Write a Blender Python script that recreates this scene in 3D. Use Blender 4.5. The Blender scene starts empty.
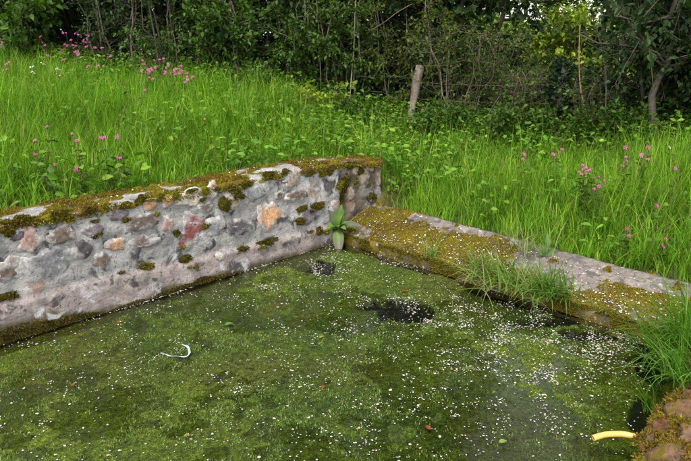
import bpy, math, random
import numpy as np
from mathutils import Vector

# ------------------------------------------------------------------ camera, world, sun, exposure
FPX, PITCH, CAMH = 640.0, math.radians(17.0), 1.8       # photo is 691 x 461 px
sc = bpy.context.scene
cam_d = bpy.data.cameras.new('camera')
cam_d.sensor_width = 36.0
cam_d.lens = 36.0 * FPX / 691.0
cam_d.clip_start = 0.05
cam_d.clip_end = 2000
cam = bpy.data.objects.new('camera', cam_d)
sc.collection.objects.link(cam)
cam.location = (0, 0, CAMH)
cam.rotation_euler = (math.pi / 2 - PITCH, 0, 0)
sc.camera = cam

SUN_EL, SUN_AZ = math.radians(56), math.radians(200)     # azimuth clockwise from +Y: behind the camera, a little to the left
world = bpy.data.worlds.new('World')
sc.world = world
world.use_nodes = True
wn = world.node_tree
wn.nodes.clear()
w_out = wn.nodes.new('ShaderNodeOutputWorld')
w_bg = wn.nodes.new('ShaderNodeBackground')
w_sky = wn.nodes.new('ShaderNodeTexSky')
w_sky.sky_type = 'NISHITA'
w_sky.sun_disc = False
w_sky.sun_elevation = SUN_EL
w_sky.sun_rotation = SUN_AZ
w_sky.dust_density = 1.0
w_sky.air_density = 1.0
w_hs = wn.nodes.new('ShaderNodeHueSaturation')           # thin bright overcast: most of the blue is gone
w_hs.inputs['Saturation'].default_value = 0.25
wn.links.new(w_sky.outputs[0], w_hs.inputs['Color'])
wn.links.new(w_hs.outputs[0], w_bg.inputs[0])
w_bg.inputs[1].default_value = 0.15
wn.links.new(w_bg.outputs[0], w_out.inputs[0])

sun_d = bpy.data.lights.new('sun', 'SUN')
sun_d.energy = 1.5
sun_d.angle = math.radians(14)
sun_d.color = (1.0, 0.95, 0.87)
sun = bpy.data.objects.new('sun', sun_d)
sc.collection.objects.link(sun)
sdir = Vector((math.sin(SUN_AZ) * math.cos(SUN_EL), math.cos(SUN_AZ) * math.cos(SUN_EL), math.sin(SUN_EL)))
sun.rotation_euler = sdir.to_track_quat('Z', 'Y').to_euler()
sun.location = (0, 0, 12)

sc.view_settings.view_transform = 'Standard'
sc.view_settings.look = 'None'
sc.view_settings.exposure = 1.45
sc.view_settings.gamma = 1.0
sc.cycles.max_bounces = 8
sc.cycles.diffuse_bounces = 3
sc.cycles.glossy_bounces = 3
sc.cycles.transparent_max_bounces = 12

RNG = np.random.default_rng(7)
random.seed(7)

# ------------------------------------------------------------------ photo pixel -> ray helpers
def ray(u, v):
    a = (v - 230.5) / FPX
    x = (u - 345.5) / FPX
    return np.array([x, math.cos(PITCH) - a * math.sin(PITCH), -math.sin(PITCH) - a * math.cos(PITCH)])
CAM = np.array([0, 0, CAMH])
def px(u, v, z=0.0):
    d = ray(u, v)
    return CAM + d * (z - CAMH) / d[2]
def pxy(u, v, y):
    d = ray(u, v)
    return CAM + d * y / d[1]
def onplane(u, v, P, n):
    d = ray(u, v)
    return CAM + d * np.dot(P - CAM, n) / np.dot(d, n)
def project(P):
    P = np.asarray(P, float)
    y = P[..., 1]; z = P[..., 2] - CAMH
    dep = y * math.cos(PITCH) - z * math.sin(PITCH)
    up = y * math.sin(PITCH) + z * math.cos(PITCH)
    dep = np.maximum(dep, 1e-3)
    return 345.5 + FPX * P[..., 0] / dep, 230.5 - FPX * up / dep

# basin frame: C is the far corner at the water, DL runs along the left wall, DR along the right slab
C = px(338, 241)
DL = px(0, 343) - C; DL /= np.linalg.norm(DL)
DR = np.array([-DL[1], DL[0], 0.0])
Z = np.array([0, 0, 1.0])
def ab(P):
    P = np.asarray(P, float)
    q = P - C
    return q[..., 0] * DL[0] + q[..., 1] * DL[1], q[..., 0] * DR[0] + q[..., 1] * DR[1]
def W(a, b, z):
    a = np.asarray(a, float)[..., None]; b = np.asarray(b, float)[..., None]; z = np.asarray(z, float)[..., None]
    P = C + a * DL + b * DR + z * Z
    return P

# ------------------------------------------------------------------ noise
_perm = np.random.default_rng(3).random((64, 64, 64))
def vnoise(P):
    P = np.asarray(P, float)
    i = np.floor(P).astype(int); f = P - i
    f = f * f * (3 - 2 * f)
    r = 0
    for dx in (0, 1):
        for dy in (0, 1):
            for dz in (0, 1):
                w = (f[..., 0] if dx else 1 - f[..., 0]) * (f[..., 1] if dy else 1 - f[..., 1]) * (f[..., 2] if dz else 1 - f[..., 2])
                r = r + w * _perm[(i[..., 0] + dx) & 63, (i[..., 1] + dy) & 63, (i[..., 2] + dz) & 63]
    return r * 2 - 1
def fbm(P, scale=1.0, octaves=3):
    P = np.asarray(P, float) * scale
    r = 0; amp = 1.0
    for k in range(octaves):
        r = r + amp * vnoise(P + 13.7 * k); P = P * 2.03; amp *= 0.5
    return r
def smooth(e0, e1, x):
    t = np.clip((x - e0) / (e1 - e0), 0, 1)
    return t * t * (3 - 2 * t)

# ------------------------------------------------------------------ mesh helpers
COL = sc.collection
def mesh_np(name, V, F, col=None, mat=None, smooth_shade=True):
    """V (n,3); F list of (m,k) index arrays; col (n,3)"""
    V = np.asarray(V, np.float32)
    if isinstance(F, np.ndarray): F = [F]
    F = [np.asarray(f, np.int32) for f in F if len(f)]
    me = bpy.data.meshes.new(name)
    me.vertices.add(len(V)); me.vertices.foreach_set('co', V.ravel())
    nl = sum(f.size for f in F); npoly = sum(len(f) for f in F)
    me.loops.add(nl); me.polygons.add(npoly)
    li = np.concatenate([f.ravel() for f in F])
    tot = np.concatenate([np.full(len(f), f.shape[1], np.int32) for f in F])
    st = np.concatenate([[0], np.cumsum(tot)[:-1]]).astype(np.int32)
    me.loops.foreach_set('vertex_index', li)
    me.polygons.foreach_set('loop_start', st)
    me.polygons.foreach_set('loop_total', tot)
    me.polygons.foreach_set('use_smooth', np.full(npoly, smooth_shade, bool))
    if col is not None:
        at = me.attributes.new('col', 'FLOAT_COLOR', 'POINT')
        c4 = np.ones((len(V), 4), np.float32); c4[:, :3] = np.clip(col, 0, 1)
        at.data.foreach_set('color', c4.ravel())
    me.update(calc_edges=True)
    if mat: me.materials.append(mat)
    return me
def link(name, me, parent=None, loc=None):
    o = bpy.data.objects.new(name, me)
    COL.objects.link(o)
    if parent: o.parent = parent
    if loc is not None: o.location = loc
    return o
def tag(o, label=None, cat=None, group=None, kind=None):
    if label: o['label'] = label
    if cat: o['category'] = cat
    if group: o['group'] = group
    if kind: o['kind'] = kind
    return o
def thing(name, loc, label, cat, group=None):
    o = bpy.data.objects.new(name, None)
    o.empty_display_size = 0.1
    COL.objects.link(o); o.location = tuple(loc)
    return tag(o, label, cat, group)
def add(parent, name, V, F, col, mat, **k):
    """world-space mesh made a child of `parent` (an unrotated Empty)"""
    V = np.asarray(V, float) - np.array(parent.location)
    return link(name, mesh_np(name, V, F, col, mat, **k), parent)
def solo(name, V, F, col, mat, origin, **k):
    V = np.asarray(V, float) - np.asarray(origin)
    return link(name, mesh_np(name, V, F, col, mat, **k), None, tuple(origin))
class Acc:
    """joins vertex / face / colour blocks into one mesh"""
    def __init__(s): s.V = []; s.F = []; s.C = []; s.n = 0
    def put(s, V, F, col):
        if isinstance(F, np.ndarray): F = [F]
        V = np.asarray(V, float)
        s.V.append(V); s.C.append(np.broadcast_to(np.asarray(col, float), V.shape).copy())
        for f in F: s.F.append(np.asarray(f) + s.n)
        s.n += len(V)
    def out(s):
        by = {}
        for f in s.F:
            if len(f): by.setdefault(f.shape[1], []).append(f)
        return np.concatenate(s.V), [np.concatenate(x) for x in by.values()], np.concatenate(s.C)

def grid_faces(nu, nv):
    i = np.arange(nu - 1)[:, None] * nv + np.arange(nv - 1)[None]
    i = i.ravel()
    return np.stack([i, i + nv, i + nv + 1, i + 1], 1)
def unit(v):
    return v / np.maximum(np.linalg.norm(v, axis=-1, keepdims=True), 1e-9)
def blades(P, h, w, az, lean, curl, segs=3, root_dir=None):
    """grass blades: P (n,3), heights, widths, azimuth of the lean, lean and curl in radians"""
    n = len(P)
    vs = []
    d = np.stack([np.cos(az), np.sin(az), np.zeros(n)], 1)
    s = np.stack([-np.sin(az), np.cos(az), np.zeros(n)], 1)
    p = P.copy(); ang = lean.copy()
    for k in range(segs + 1):
        t = k / segs
        ww = w * (1 - t ** 1.6) * 0.5
        if k < segs:
            vs.append(p - s * ww[:, None]); vs.append(p + s * ww[:, None])
        else:
            vs.append(p.copy())
        st = h / segs
        p = p + (d * np.sin(ang)[:, None] + Z * np.cos(ang)[:, None]) * st[:, None]
        ang = ang + curl / segs
    V = np.stack(vs, 1)
    m = 2 * segs + 1
    q = []
    for k in range(segs - 1):
        q.append([2 * k, 2 * k + 1, 2 * k + 3, 2 * k + 2])
    base = (np.arange(n) * m)[:, None, None]
    Fq = (base + np.array(q)[None]).reshape(-1, 4) if q else np.zeros((0, 4), int)
    Ft = (base + np.array([[2 * segs - 2, 2 * segs - 1, 2 * segs]])[None]).reshape(-1, 3)
    return V.reshape(-1, 3), [Fq, Ft], m
def leaves(P, D, N, L, Wd, fold=0.18, droop=0.15):
    """six-point folded leaves; P base, D axis, N normal, L length, Wd width"""
    D = unit(D); S = unit(np.cross(D, N)); N = np.cross(S, D)
    L = L[:, None]; Wd = Wd[:, None]
    b = P
    r1 = P + D * L * .3 + S * Wd * .5 + N * Wd * fold
    r2 = P + D * L * .68 + S * Wd * .36 + N * (Wd * fold * .7 - L * droop * .4)
    t = P + D * L - N * L * droop
    l2 = P + D * L * .68 - S * Wd * .36 + N * (Wd * fold * .7 - L * droop * .4)
    l1 = P + D * L * .3 - S * Wd * .5 + N * Wd * fold
    V = np.stack([b, r1, r2, t, l2, l1], 1).reshape(-1, 3)
    k = (np.arange(len(P)) * 6)[:, None]
    F = np.concatenate([k + np.array([[0, 1, 2, 3]]), k + np.array([[0, 3, 4, 5]])])
    return V, F
def tube(pts, rad, k=6, cap=True):
    pts = np.asarray(pts, float); n = len(pts)
    rad = np.broadcast_to(np.asarray(rad, float), (n,))
    t = unit(np.gradient(pts, axis=0))
    ref = np.array([0, 0, 1.0]) if abs(t[0][2]) < .8 else np.array([1.0, 0, 0])
    s = unit(np.cross(t, ref)); q = np.cross(s, t)
    an = np.arange(k) * 2 * math.pi / k
    V = pts[:, None] + rad[:, None, None] * (np.cos(an)[None, :, None] * s[:, None] + np.sin(an)[None, :, None] * q[:, None])
    V = V.reshape(-1, 3)
    F = []
    for i in range(n - 1):
        for j in range(k):
            F.append([i * k + j, i * k + (j + 1) % k, (i + 1) * k + (j + 1) % k, (i + 1) * k + j])
    F = [np.array(F)]
    if cap:
        F.append(np.array([list(range(k))[::-1], [(n - 1) * k + j for j in range(k)]]))
    return V, F
def pick(pal, n, rng, jit=.12):
    pal = np.array(pal)
    c = pal[rng.integers(0, len(pal), n)]
    return np.clip(c * (1 + rng.normal(0, jit, (n, 1))) * (1 + rng.normal(0, jit * .4, (n, 3))), 0.002, 1)

# ------------------------------------------------------------------ materials
def new_mat(name):
    m = bpy.data.materials.new(name); m.use_nodes = True
    nt = m.node_tree; nt.nodes.clear()
    return m, nt, nt.nodes.new('ShaderNodeOutputMaterial')
def nd(nt, t, **k):
    n = nt.nodes.new(t)
    for a, b in k.items(): setattr(n, a, b)
    return n
def mixc(nt, fac, a, b, mode='MIX'):
    n = nd(nt, 'ShaderNodeMix', data_type='RGBA', blend_type=mode)
    for s, v in ((0, fac), (6, a), (7, b)):
        if hasattr(v, 'links') or hasattr(v, 'is_linked'): nt.links.new(v, n.inputs[s])
        elif s == 0: n.inputs[0].default_value = v
        else: n.inputs[s].default_value = (*v, 1)
    return n.outputs[2]
def noise(nt, scale, detail=4, rough=.55, vec=None, dist=0.0):
    n = nd(nt, 'ShaderNodeTexNoise')
    n.inputs['Scale'].default_value = scale; n.inputs['Detail'].default_value = detail
    n.inputs['Roughness'].default_value = rough; n.inputs['Distortion'].default_value = dist
    if vec is not None: nt.links.new(vec, n.inputs['Vector'])
    return n.outputs['Fac']
def ramp(nt, src, lo, hi, c0=0.0, c1=1.0):
    n = nd(nt, 'ShaderNodeMapRange', interpolation_type='SMOOTHSTEP')
    nt.links.new(src, n.inputs[0])
    n.inputs[1].default_value = lo; n.inputs[2].default_value = hi
    n.inputs[3].default_value = c0; n.inputs[4].default_value = c1
    return n.outputs[0]
def mul(nt, a, b, op='MULTIPLY'):
    n = nd(nt, 'ShaderNodeMath', operation=op)
    for i, v in enumerate((a, b)):
        if isinstance(v, (int, float)): n.inputs[i].default_value = v
        else: nt.links.new(v, n.inputs[i])
    return n.outputs[0]
def bump(nt, h, dist, strength=1.0, prev=None):
    n = nd(nt, 'ShaderNodeBump')
    n.inputs['Distance'].default_value = dist; n.inputs['Strength'].default_value = strength
    nt.links.new(h, n.inputs['Height'])
    if prev is not None: nt.links.new(prev, n.inputs['Normal'])
    return n.outputs[0]
def wpos(nt): return nd(nt, 'ShaderNodeNewGeometry').outputs['Position']
def attr(nt):
    n = nd(nt, 'ShaderNodeVertexColor'); n.layer_name = 'col'
    return n.outputs['Color']
def plant_mat(name, trans=.35, rough=.5, spec=.3, tint=(.9, 1.2, .4)):
    m, nt, out = new_mat(name)
    c = attr(nt)
    p = nd(nt, 'ShaderNodeBsdfPrincipled')
    v = noise(nt, 9, 2, vec=wpos(nt))
    c2 = mixc(nt, ramp(nt, v, .3, .7), mixc(nt, 1.0, c, (.85, .85, .85), 'MULTIPLY'), mixc(nt, 1.0, c, (1.12, 1.1, 1.0), 'MULTIPLY'))
    nt.links.new(c2, p.inputs['Base Color'])
    p.inputs['Roughness'].default_value = rough
    p.inputs['Specular IOR Level'].default_value = spec
    t = nd(nt, 'ShaderNodeBsdfTranslucent')
    nt.links.new(mixc(nt, 1.0, c2, tint, 'MULTIPLY'), t.inputs[0])
    mx = nd(nt, 'ShaderNodeMixShader'); mx.inputs[0].default_value = trans
    nt.links.new(p.outputs[0], mx.inputs[1]); nt.links.new(t.outputs[0], mx.inputs[2])
    nt.links.new(mx.outputs[0], out.inputs[0])
    return m
def attr_mat(name, rough=.8, bscale=0, bdist=.004, spec=.3, var=.35, vscale=14, speck=None):
    """colour from the mesh, broken up by noise, with fine relief"""
    m, nt, out = new_mat(name)
    p = nd(nt, 'ShaderNodeBsdfPrincipled'); pos = wpos(nt)
    c = attr(nt)
    v = ramp(nt, noise(nt, vscale, 6, .65, pos), .25, .75, 1 - var, 1 + var)
    cc = nd(nt, 'ShaderNodeVectorMath', operation='SCALE'); nt.links.new(c, cc.inputs[0]); nt.links.new(v, cc.inputs['Scale'])
    c = cc.outputs[0]
    if speck:
        for (col, s, lo, hi) in speck:
            c = mixc(nt, ramp(nt, noise(nt, s, 5, .6, pos, .4), lo, hi), c, col)
    nt.links.new(c, p.inputs['Base Color'])
    p.inputs['Roughness'].default_value = rough; p.inputs['Specular IOR Level'].default_value = spec
    if bscale:
        nt.links.new(bump(nt, noise(nt, bscale, 6, .7, pos), bdist), p.inputs['Normal'])
    nt.links.new(p.outputs[0], out.inputs[0])
    return m

M = {}
M['grass'] = plant_mat('grass_blade', .42, .6, .14)
M['leaf'] = plant_mat('leaf', .36, .5, .25)
M['moss'] = plant_mat('moss', .15, .9, .1)
M['petal'] = plant_mat('petal', .25, .6, .2, (1, 1, 1))
M['bark'] = attr_mat('bark', .85, 60, .006, .2, .4, 25)
M['wood'] = attr_mat('weathered_wood', .85, 90, .004, .2, .35, 30)
M['stone'] = attr_mat('stone', .82, 42, .012, .25, .42, 34,
                      [((.50, .48, .46), 30, .60, .70), ((.045, .038, .036), 24, .61, .72), ((.30, .15, .07), 17, .66, .78)])
M['mortar'] = attr_mat('lime_mortar', .92, 55, .022, .15, .30, 13,
                       [((.50, .495, .49), 7, .56, .66), ((.09, .085, .085), 8.5, .55, .66), ((.12, .11, .105), 30, .58, .68), ((.34, .22, .15), 5.5, .62, .72)])
M['rubble'] = attr_mat('mossy_rubble', .9, 45, .02, .15, .55, 22, [((.17, .10, .03), 16, .52, .64), ((.05, .04, .03), 26, .56, .66), ((.13, .10, .012), 10, .56, .66)])
M['concrete'] = attr_mat('old_concrete', .9, 70, .006, .2, .28, 20,
                         [((.085, .075, .07), 12, .50, .64), ((.10, .09, .08), 38, .54, .64), ((.46, .43, .41), 26, .60, .70)])
M['soil'] = attr_mat('soil', .95, 30, .02, .15, .4, 12)
M['mud'] = attr_mat('mud', .8, 20, .01, .2, .4, 7)
M['plastic'] = attr_mat('plastic', .2, 90, .001, .5, .15, 25, [((.25, .17, .07), 30, .66, .8)])

# water: clear tinted surface with fresnel reflection and a slight ripple
m, nt, out = new_mat('water')
fr = nd(nt, 'ShaderNodeFresnel'); fr.inputs['IOR'].default_value = 1.33
tr = nd(nt, 'ShaderNodeBsdfTransparent'); tr.inputs[0].default_value = (.86, .88, .74, 1)
gl = nd(nt, 'ShaderNodeBsdfGlossy'); gl.inputs['Roughness'].default_value = .03
bn = bump(nt, noise(nt, 9, 3, .5, wpos(nt)), .01, .35)
nt.links.new(bn, fr.inputs['Normal']); nt.links.new(bn, gl.inputs['Normal'])
mx = nd(nt, 'ShaderNodeMixShader')
nt.links.new(fr.outputs[0], mx.inputs[0]); nt.links.new(tr.outputs[0], mx.inputs[1]); nt.links.new(gl.outputs[0], mx.inputs[2])
nt.links.new(mx.outputs[0], out.inputs[0])
M['water'] = m

# ------------------------------------------------------------------ moss helpers
MOSS_PAL = [(.165, .140, .009), (.12, .108, .008), (.20, .175, .013), (.09, .085, .008), (.15, .095, .010), (.24, .205, .018), (.14, .15, .012)]
GOLD_PAL = [(.16, .15, .010), (.20, .185, .013), (.21, .155, .009), (.16, .125, .008), (.25, .19, .012), (.12, .10, .008), (.19, .11, .010), (.28, .215, .016), (.17, .15, .010)]
RUST_PAL = [(.15, .075, .02), (.12, .055, .02), (.16, .10, .025)]
def fuzz(acc, P, N, rng, size=.012, pal=MOSS_PAL, wid=.0045, spread=.55):
    n = len(P)
    T = rng.normal(0, 1, (n, 3)); D = unit(N + spread * T); S = unit(np.cross(D, T))
    h = size * rng.uniform(.6, 1.5, n)[:, None]; w = wid * rng.uniform(.7, 1.4, n)[:, None]
    V = np.stack([P - S * w - N * .002, P + S * w - N * .002, P + D * h], 1).reshape(-1, 3)
    c = np.repeat(pick(pal, n, rng, .2), 3, 0)
    acc.put(V, np.arange(n * 3).reshape(-1, 3), c)
def cushion(acc, center, ax, ay, nrm, rx, ry, h, rng, pal=MOSS_PAL, dens=26000):
    """rounded moss cushion: irregular dome plus fuzz"""
    na, nr = 14, 4
    th = np.arange(na) * 2 * math.pi / na
    ro = 1 + .42 * rng.normal(0, 1, na)
    ro = np.clip((ro + np.roll(ro, 1)) / 2, .55, 1.4)
    V = [center + nrm * h]
    for r in range(1, nr + 1):
        t = r / nr
        for j in range(na):
            V.append(center + ax * (rx * t * ro[j] * math.cos(th[j])) + ay * (ry * t * ro[j] * math.sin(th[j])) + nrm * (h * (1 - t ** 2.2) * rng.uniform(.75, 1.2) - .006 * t))
    F3 = np.array([[0, 1 + j, 1 + (j + 1) % na] for j in range(na)])
    F4 = np.array([[1 + r * na + j, 1 + (r + 1) * na + j, 1 + (r + 1) * na + (j + 1) % na, 1 + r * na + (j + 1) % na] for r in range(nr - 1) for j in range(na)])
    base = np.array(pal)[rng.integers(0, len(pal))]
    acc.put(np.array(V), [F3, F4], base * .7)
    n = max(20, int(dens * rx * ry * 3.14))
    t = np.sqrt(rng.random(n)); an = rng.uniform(0, 6.283, n)
    k = ro[(an / (2 * math.pi) * na).astype(int) % na]
    P = center + ax * (rx * t * k * np.cos(an))[:, None] + ay * (ry * t * k * np.sin(an))[:, None] + nrm * (h * (1 - t ** 2.2))[:, None]
    N = unit(nrm + .8 * (ax * (t * np.cos(an))[:, None] + ay * (t * np.sin(an))[:, None]))
    fuzz(acc, P, N, rng, .011, pal)

# ------------------------------------------------------------------ layout numbers
WALL_T, WALL_A0, WALL_A1 = .34, -.60, 5.2      # left wall thickness and run
SLAB_W, SLAB_B1 = .52, 3.0                     # slab width and run
RC = W(0.0, SLAB_B1, 0.0)                      # right corner of the basin
RUB = np.array([RC[:2], px(640, 461, 0)[:2] + (.06, -.02), [1.02, 1.5], [.95, .6]])   # waterline of the rubble bank
BASIN = np.array([W(0, 0, 0)[:2], RC[:2], RUB[1], RUB[2], RUB[3], W(WALL_A1, 1.6, 0)[:2], W(WALL_A1, 0, 0)[:2]])
def sd_poly(P, poly):
    """signed distance to a polygon (negative inside)"""
    x, y = P[..., 0], P[..., 1]
    d = np.full(x.shape, 1e9); ins = np.zeros(x.shape, bool)
    for i in range(len(poly)):
        a = poly[i]; b = poly[(i + 1) % len(poly)]
        e = b - a
        t = np.clip(((x - a[0]) * e[0] + (y - a[1]) * e[1]) / (e @ e), 0, 1)
        d = np.minimum(d, np.hypot(x - a[0] - t * e[0], y - a[1] - t * e[1]))
        c = ((a[1] > y) != (b[1] > y)) & (x < (b[0] - a[0]) * (y - a[1]) / (b[1] - a[1] + 1e-12) + a[0])
        ins ^= c
    return np.where(ins, -d, d)
def bank(x, y):
    """ground height outside the basin"""
    P = np.stack([x, y, np.zeros_like(x)], -1)
    a, b = ab(P)
    left = smooth(.15, -.25, b) * smooth(-1.9 - .35 * np.maximum(-b, 0), -.1, a + .45 * np.maximum(-b - .4, 0))
    dist_l = np.maximum(-b - .3, 0); dist_r = np.maximum(-a - .5, 0)
    hl = .62 + .075 * np.minimum(dist_l, 7)
    hr = .20 + .075 * np.minimum(dist_r, 6) + .02 * np.maximum(-x, 0)
    h = hr + (hl - hr) * left
    far = smooth(11, 30, np.hypot(x, y - 2))
    h = h + .05 * fbm(P, .8, 3) * smooth(.1, .8, sd_poly(P, BASIN)) - .4 * far
    h = np.where(y < 2.2, .12 + (h - .12) * smooth(.2, 2.2, y), h)
    return h
def terrain(x, y):
    P = np.stack([x, y, np.zeros_like(x)], -1)
    s = sd_poly(P, BASIN); a, b = ab(P)
    lo = np.where((a < .0) & (b > -.05) | (x > .9) & (y < 3.6), .36, .06)
    return -.75 + (bank(x, y) + .75) * smooth(lo, lo + .18, s)
def hedge_y(x):
    return np.interp(x, [-14, -6, .9, 4.2, 9], [13.2, 11.6, 10.0, 7.5, 5.4])

# ------------------------------------------------------------------ ground (one sheet to the horizon), pool bed, algae, water
def axis(lo, hi, step, far):
    core = np.arange(lo, hi + 1e-6, step)
    ext = np.array([.3, .8, 1.8, 4, 9, 20, 45, 100, 240, 500.])
    return np.concatenate([(lo - ext)[::-1], core, hi + ext])
gx = axis(-7, 7, .09, 0); gy = axis(-1.5, 13.5, .09, 0)
X, Y = np.meshgrid(gx, gy, indexing='ij')
gp = np.stack([X, Y, np.zeros_like(X)], -1)
Hh = terrain(X, Y)
gv = np.stack([X, Y, Hh], -1).reshape(-1, 3)
gn = fbm(gv, 1.7, 3)[:, None]
gcol = np.array([.055, .06, .018]) * (1 + .3 * gn) + np.array([.03, .012, .0]) * (gn > .3)
g = link('ground', mesh_np('ground', gv, grid_faces(len(gx), len(gy)), gcol, M['soil']))
tag(g, kind='structure')

def algae_mat():
    m, nt, out = new_mat('algae')
    p = nd(nt, 'ShaderNodeBsdfPrincipled'); pos = wpos(nt)
    v1 = ramp(nt, noise(nt, 42, 5, .65, pos, .6), .32, .66, .45, 1.55)
    v2 = ramp(nt, noise(nt, 150, 3, .6, pos), .38, .68, .6, 1.75)
    cc = nd(nt, 'ShaderNodeVectorMath', operation='SCALE'); nt.links.new(attr(nt), cc.inputs[0]); nt.links.new(mul(nt, v1, v2), cc.inputs['Scale'])
    nt.links.new(cc.outputs[0], p.inputs['Base Color'])
    p.inputs['Roughness'].default_value = .6; p.inputs['Specular IOR Level'].default_value = .25
    nt.links.new(bump(nt, noise(nt, 110, 5, .7, pos), .02), p.inputs['Normal'])
    nt.links.new(p.outputs[0], out.inputs[0])
    return m
def basin_grid(step, inset, zfun, colfun, name, mat):
    x = np.arange(-4.4, 2.6, step); y = np.arange(.4, 5.75, step)
    X, Y = np.meshgrid(x, y, indexing='ij')
    P = np.stack([X, Y, np.zeros_like(X)], -1)
    keep = (sd_poly(P, BASIN) < inset).ravel()
    F = grid_faces(len(x), len(y))
    F = F[keep[F].all(1)]
    used = np.unique(F); remap = -np.ones(len(x) * len(y), int); remap[used] = np.arange(len(used))
    V = P.reshape(-1, 3)[used]
    V[:, 2] = zfun(V)
    return link(name, mesh_np(name, V, remap[F], colfun(V) if colfun else None, mat))
o = basin_grid(.08, .1, lambda V: -.46 + .05 * fbm(V, 2.0, 2), lambda V: np.array([.018, .02, .008]) * (1 + .4 * fbm(V, 3, 3)[:, None]), 'pool_bed', M['mud'])
tag(o, kind='structure')

# open-water gaps in the algae, as photo ellipses (u, v, ru, rv, strength)
GAPS = [(402, 311, 27, 9, 1.3), (374, 306, 20, 5, 1.2), (415, 313, 18, 8, 1.0), (574, 402, 24, 10, .105), (640, 416, 13, 18, .5), (612, 453, 26, 9, .105),
        (315, 267, 24, 7, 1.1), (540, 322, 36, 4, .8), (595, 334, 34, 5, .8), (480, 298, 26, 5, .12), (440, 290, 20, 5, .09), (305, 395, 12, 6, .10),
        (655, 360, 26, 20, .9), (380, 262, 40, 5, .10), (565, 345, 25, 5, .10)]
def openness(V):
    u, v = project(np.concatenate([V[:, :2], np.zeros((len(V), 1))], 1))
    r = np.zeros(len(V))
    w = .30 * fbm(V, 7, 3)
    for (cu, cv, ru, rv, st) in GAPS:
        d = np.hypot((u - cu) / ru, (v - cv) / rv)
        r = np.maximum(r, st * smooth(1.12, .8, d + w))
    a, b = ab(V)
    ledge = smooth(.24, .12, b + .06 * fbm(V, 3, 2)) * .45            # clear strip over the wall footing
    slabstrip = smooth(.15, .03, a + .07 * fbm(V, 4, 2)) * .8           # clear strip along the slab
    return np.maximum(r, np.maximum(ledge, slabstrip)), ledge
def algae_z(V):
    op, _ = openness(V)
    base = -.001 + .006 * fbm(V, 13, 3) + .010 * fbm(V + 3, 1.7, 3) - .004 * smooth(.1, 1.5, V[:, 0] - .25 * (V[:, 1] - 3.2))
    return np.clip(base, -.03, .009) - .055 * smooth(.12, .4, op) * np.minimum(op, 1)
def algae_col(V):
    op, led = openness(V)
    n1 = fbm(V, 1.5, 3)[:, None]; n2 = fbm(V + 7, 6, 4)[:, None]; n3 = fbm(V + 31, 26, 2)[:, None]
    c = np.array([.060, .092, .002]) + np.array([.026, .030, .0]) * np.clip(n1 * .8 + n2 * .4, -1, 1.2)
    c = c * (1 + .28 * n3)
    br = smooth(.2, .6, fbm(V + 50, 1.2, 2))[:, None] * .35
    c = c * (1 - br) + np.array([.085, .068, .010]) * br
    c = c * (1 - led[:, None]) + np.array([.055, .045, .014]) * led[:, None]
    deep = smooth(.04, .34, np.where(led > .05, op * .12, op))[:, None]                                 # near-black painted in to stand for dark deep water where the mat opens
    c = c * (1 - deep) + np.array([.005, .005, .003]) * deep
    return np.maximum(c, .003)
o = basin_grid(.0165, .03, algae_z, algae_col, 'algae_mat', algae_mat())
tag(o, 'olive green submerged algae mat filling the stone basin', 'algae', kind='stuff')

wf = np.array([W(-.02, -.02, 0), RC + np.array([.02, .02, 0]), [*RUB[1], 0], [*RUB[2], 0], [*RUB[3], 0], W(WALL_A1, 1.6, 0), W(WALL_A1, -.02, 0)])
wf[1:5, 0] += .22
o = link('water', mesh_np('water', wf, np.array([[0, 6, 5, 4, 3, 2, 1]]), None, M['water'], smooth_shade=False))
tag(o, kind='structure')

# feathery algae tips breaking the surface (uncountable)
n = 620000
P = np.stack([RNG.uniform(-3.2, 2.2, n), RNG.uniform(1.3, 5.6, n), np.zeros(n)], 1)
a_, b_ = ab(P)
op, _ = openness(P)
dens = smooth(-.25, .45, fbm(P, 18, 3)) * smooth(-.45, .35, fbm(P + 40, 5, 3)) * smooth(-.9, .1, fbm(P + 9, 1.3, 2) + .25 - .30 * P[:, 0] * .4)
k = (sd_poly(P, BASIN) < -.04) & (op < .16) & (RNG.random(n) < dens)
u, v = project(P); k &= (u > -140) & (u < 830) & (v < 560)
P = P[k]; n = len(P); P[:, 2] = algae_z(P)
acc = Acc()
fuzz(acc, P, np.broadcast_to(Z, P.shape), RNG, .0105, [(.11, .165, .030), (.09, .145, .018), (.16, .215, .075), (.07, .12, .010), (.13, .185, .045), (.21, .26, .13), (.12, .17, .015)], .0026, .9)
V, F, cc = acc.out()
o = link('algae_tips', mesh_np('algae_tips', V, F, cc, M['moss'], smooth_shade=False))
tag(o, 'pale feathery algae tips poking through the pond surface', 'algae', kind='stuff')

# ------------------------------------------------------------------ left stone wall
NF = DR                                         # wall face normal, towards the water
def wall_top(a):
    return .712 + .003 * np.sin(a * 3.1) - .055 * smooth(.05, -.45, a)
def wall_relief(a, z):
    P = np.stack([a, z, a * 0], -1)
    r = .015 * fbm(P, 6.5, 4) + .008 * np.abs(fbm(P + 5, 17, 3))
    foot = smooth(.17 + .035 * np.clip(a, 0, 3), .135 + .035 * np.clip(a, 0, 3), z + .014 * fbm(P + 3, 4, 2)) * .024
    r = r * (1 - .6 * smooth(.16, .12, z)) + foot * smooth(-.04, .02, a)
    r = r - .035 * smooth(.0, -.05, a)            # the stub past the corner stands a little back
    return r
wall_lab = 'rubble stone wall with grey mortar and mossy top on left side of basin'
wall = thing('stone_wall', W(1.5, -.17, -.5), wall_lab, 'wall')
na = int((WALL_A1 - WALL_A0) / .017)
aa = np.linspace(WALL_A0, WALL_A1, na)
zf = np.linspace(-.55, .0, 7)[:-1].tolist() + np.linspace(0, 1, 44).tolist()
prof_face = len(zf)
rows = []
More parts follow.
